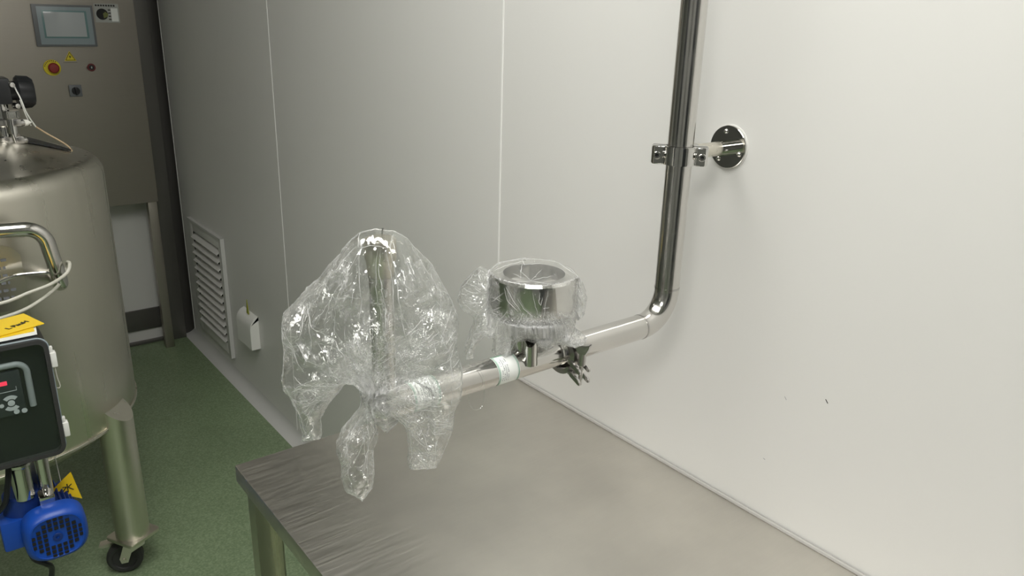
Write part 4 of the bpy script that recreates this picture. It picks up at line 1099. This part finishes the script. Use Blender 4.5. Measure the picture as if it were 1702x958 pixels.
obj('clear_cover', Geo().prism([(kc[0] + a, kc[1] + b) for a, b in rrect(kw - .016, KZ1 - KZ0 - .016, .014)], (0, KY + .003, 0), (1, 0, 0), (0, 0, 1), .002), M['cover'], t)
kp = obj('keypad', Geo().box((-.02, KY + .005, .800), (.108, KY + .0149, .895), .003), M['keypad'], t)
kf = Geo().tube(fillet([(-.02, KY + .010, .906), (.121, KY + .010, .906), (.121, KY + .010, .810)], .020, 8), .0062, 12)
obj('inverter_frame', kf, M['frame_grey'], t)
obj('red_display', Geo().box((.03, KY + .0042, .868), (.084, KY + .0052, .8765), .001), M['led'], kp)
g = Geo().box((-.01, KY + .0043, .8530), (.098, KY + .0052, .8540)).box((.097, KY + .0043, .853), (.098, KY + .0052, .862))
obj('display_line', g, M['keygrey'], kp)
g = Geo()
for x_, z_, r_ in ((.0845, .828, .0062), (.0905, .8075, .0050), (.068, .826, .004)): g.cyl((x_, KY + .005, z_), (x_, KY + .0036, z_), r_, seg=20)
g.cyl((.104, KY + .005, .806), (.104, KY + .0036, .806), .0050, seg=20)
for s in (1, -1):
    pts = []
    for rr, rng_ in ((.0165, range(-48, 49, 12)), (.0090, range(48, -49, -12))):
        for a in rng_: pts.append((rr * math.sin(R(a)), s * rr * math.cos(R(a))))
    if s < 0: pts = pts[::-1]
    g.prism(pts, (.0845, KY + .005, .828), (1, 0, 0), (0, 0, 1), .0014)
obj('button', g, M['keygrey'], kp)
for z_ in (.900, .740):
    g = Geo().box((KX1 + .0005, KY + .004, z_ - .016), (KX1 + .012, KY + .022, z_ + .016), .002).box((KX1 + .0005, KY + .008, z_ + .016), (KX1 + .008, KY + .018, z_ + .028), .002)
    obj('latch', g, M['white_plastic'], t)['label'] = 'small white plastic cover latch'
obj('latch_cord', Geo().tube(smooth_path([(KX1 + .006, KY + .012, .884), (KX1 + .007, KY + .012, .860), (KX1 + .010, KY + .014, .838), (KX1 + .006, KY + .016, .832), (KX1 + .0, KY + .020, .836)]), .0014, 8), M['cable'], t)
# plate that carries the box on the tank
g = Geo().box((-.05, KY + .113, .72), (.10, KY + .125, .93), .002).box((-.02, KY + .12, .80), (.02, 2.036, .84), .002).box((-.02, KY + .12, .72), (.02, 2.036, .75), .002)
obj('mounting_bracket', g, M['satin'], t)

# yellow cards and paper on the box
def card(name, pts, z, th, mt, lab, cat, txt=None):
    g = Geo().prism([(x, y) for x, y in pts], (0, 0, z), (1, 0, 0), (0, 1, 0), th)
    if txt is None:
        return tag(obj(name, g, mt), lab, cat)
    r_ = thing(name, lab, cat, (pts[0][0], pts[0][1], z)); obj('sheet', g, mt, r_)
    tg = text_geo(txt, .0165, (.126, 1.793, z + th + .0004), (.83, .56, 0), (-.56, .83, 0)); obj('handwriting', tg, M['ink'], r_)
    return r_
card('paper_sheet', [(-.03, 1.72), (.152, 1.730), (.158, 1.800), (-.02, 1.81)], KZ1 + .002, .001, M['paper'], 'white paper sheet under the yellow cards', 'paper')
card('yellow_card', [(-.03, 1.735), (.150, 1.748), (.152, 1.79), (-.03, 1.80)], KZ1 + .0035, .001, M['yellow'], 'plain yellow card beneath the handwritten one', 'card')
card('yellow_card', [(.030, 1.735), (.096, 1.751), (.172, 1.774), (.146, 1.862), (.060, 1.835)], KZ1 + .006, .0012, M['yellow'], 'yellow card with black handwriting on top of the inverter box', 'card', 'L PauH')

# ------------------------------------------------------------------ blue pump motor
MC = Vector((.118, 1.70, .498))
t = thing('pump_motor', 'blue electric motor with a grid fan cover, hanging below the inverter box', 'motor', (MC.x, MC.y, MC.z - .06))
def sup(rx, rz, n=48, p=3.0):
    out = []
    for k in range(n):
        a = 2 * PI * k / n; c_, s_ = math.cos(a), math.sin(a)
        out.append((rx * math.copysign(abs(c_) ** (2 / p), c_), rz * math.copysign(abs(s_) ** (2 / p), s_)))
    return out
def loft(rows):
    g = Geo(); n = 48; vs = []
    for y_, rx, rz in rows:
        vs += [(MC.x + a, y_, MC.z + b) for a, b in sup(rx, rz)]
    m = len(rows)
    return g.add(vs, [(i * n + k, i * n + (k + 1) % n, (i + 1) * n + (k + 1) % n, (i + 1) * n + k) for i in range(m - 1) for k in range(n)] + [tuple(range(n)), tuple(reversed(range((m - 1) * n, m * n)))])
fc = obj('fan_cover', loft([(KY + .002, .047, .047), (KY, .050, .050), (KY + .002, .054, .054), (KY + .014, .0605, .0605), (KY + .045, .0615, .0615), (KY + .046, .058, .058)]), M['blue'], t)
obj('cover_bead', Geo().tube([(MC.x + a, KY + .0005, MC.z + b) for a, b in sup(.0485, .0485)], .0012, 8, closed=True), M['blue'], fc)
g = Geo(); step = .0112; sz = .0039
rot = R(0)
for i in range(-4, 5):
    for j in range(-4, 5):
        a, b = i * step, j * step
        if math.hypot(a, b) > .0465 or max(abs(i), abs(j)) <= 1: continue
        g.box((MC.x + a - sz, KY - .0004, MC.z + b - sz), (MC.x + a + sz, KY + .0004, MC.z + b + sz))
obj('grille_hole', g, M['dark'], fc)
obj('centre_boss', Geo().ring((MC.x, KY + .0005, MC.z), (MC.x, KY - .0012, MC.z), .0095, .004, 24, .0004), M['deep_blue'], fc)
g = Geo().cyl((MC.x, KY + .044, MC.z), (MC.x, KY + .165, MC.z), .046, seg=40)
for k in range(28):
    a = 2 * PI * k / 28; e = Vector((math.cos(a), 0, math.sin(a)))
    p = MC + e * .049; Mx = Matrix.Translation((p.x, KY + .105, p.z)) @ Matrix.Rotation(-a, 4, 'Y')
    g.box((-.005, -.055, -.0012), (.005, .055, .0012), M=Mx)
obj('motor_body', g, M['deep_blue'], t)
g = Geo().box((MC.x - .096, KY + .050, MC.z - .032), (MC.x - .050, KY + .130, MC.z + .038), .006)
obj('terminal_box', g, M['blue'], t)
g = Geo().cyl((MC.x - .045, KY + .095, MC.z + .030), (MC.x - .045, KY + .095, MC.z + .082), .040, .036, seg=36, bev=.003)
obj('gear_flange', g, M['deep_blue'], t)
cx_, cy_ = MC.x - .040, KY + .07
g = Geo().lathe([(0, 0), (.0195, 0), (.0195, .076), (.0235, .080), (.0235, .086), (.0215, .088), (.0235, .090), (.0235, .097), (.0215, .099), (.0235, .101), (.0235, .108), (0, .108)], (cx_, cy_, MC.z + .078), (0, 0, 1), 40)
obj('coupling_tube', g, M['chrome'], t)
g = Geo().lathe([(0, 0), (.0135, 0), (.0135, .10), (.0170, .104), (.0170, .120), (0, .120)], (cx_ + .042, cy_ + .012, MC.z + .066), (0, 0, 1), 32)
obj('coupling_tube', g, M['chrome'], t)
g = Geo().box((cx_ + .022, cy_ - .028, MC.z + .056), (cx_ + .052, cy_ + .010, MC.z + .080), .004)
obj('coupling_lug', g, M['chrome'], t)
obj('support_post', Geo().box((cx_ - .02, KY + .13, MC.z + .02), (cx_ + .05, KY + .145, .80), .002), M['satin'], t)
obj('motor_cable', Geo().tube(smooth_path([(MC.x - .055, KY + .06, MC.z - .028), (MC.x - .048, KY + .04, MC.z - .060), (MC.x - .030, KY + .03, MC.z - .075), (MC.x - .020, KY + .04, MC.z - .10), (MC.x - .03, KY + .06, MC.z - .16), (MC.x - .06, KY + .10, MC.z - .30), (MC.x - .10, KY + .14, .012)]), .006, 10), M['black'], t)
g = Geo().tube(smooth_path([(.062, KY + .06, .690), (.058, KY + .055, .655), (.050, KY + .05, .62), (.040, KY + .05, .585), (.02, KY + .06, .560)]), .006, 10)
tag(obj('hanging_hose', g, M['black']), 'black cable hanging beside the steel pump couplings', 'cable')

# yellow hanging tag
t = thing('warning_tag', 'yellow triangular tag with a black character, hanging behind the blue motor', 'tag', (.163, 1.82, .495))
obj('plate', Geo().prism([(.128, .540), (.188, .500), (.175, .576)], (0, 1.822, 0), (1, 0, 0), (0, 0, 1), .0015), M['yellow'], t)
g = Geo()
for a, b in (((0, .011), (0, -.010)), ((0, -.010), (-.003, -.007)), ((-.010, .005), (-.002, .004)), ((-.002, .004), (-.011, -.007)), ((.009, .008), (.002, .003)), ((.001, .002), (.011, -.008))):
    g.tube([(.163 + a[0], 1.8200, .538 + a[1]), (.163 + b[0], 1.8200, .538 + b[1])], .0011, 6)
obj('printed_character', g, M['ink'], t)
obj('string', Geo().tube([(.152, 1.8205, .560), (.150, 1.815, .62), (.148, 1.80, .70)], .0009, 6), M['white_plastic'], t)
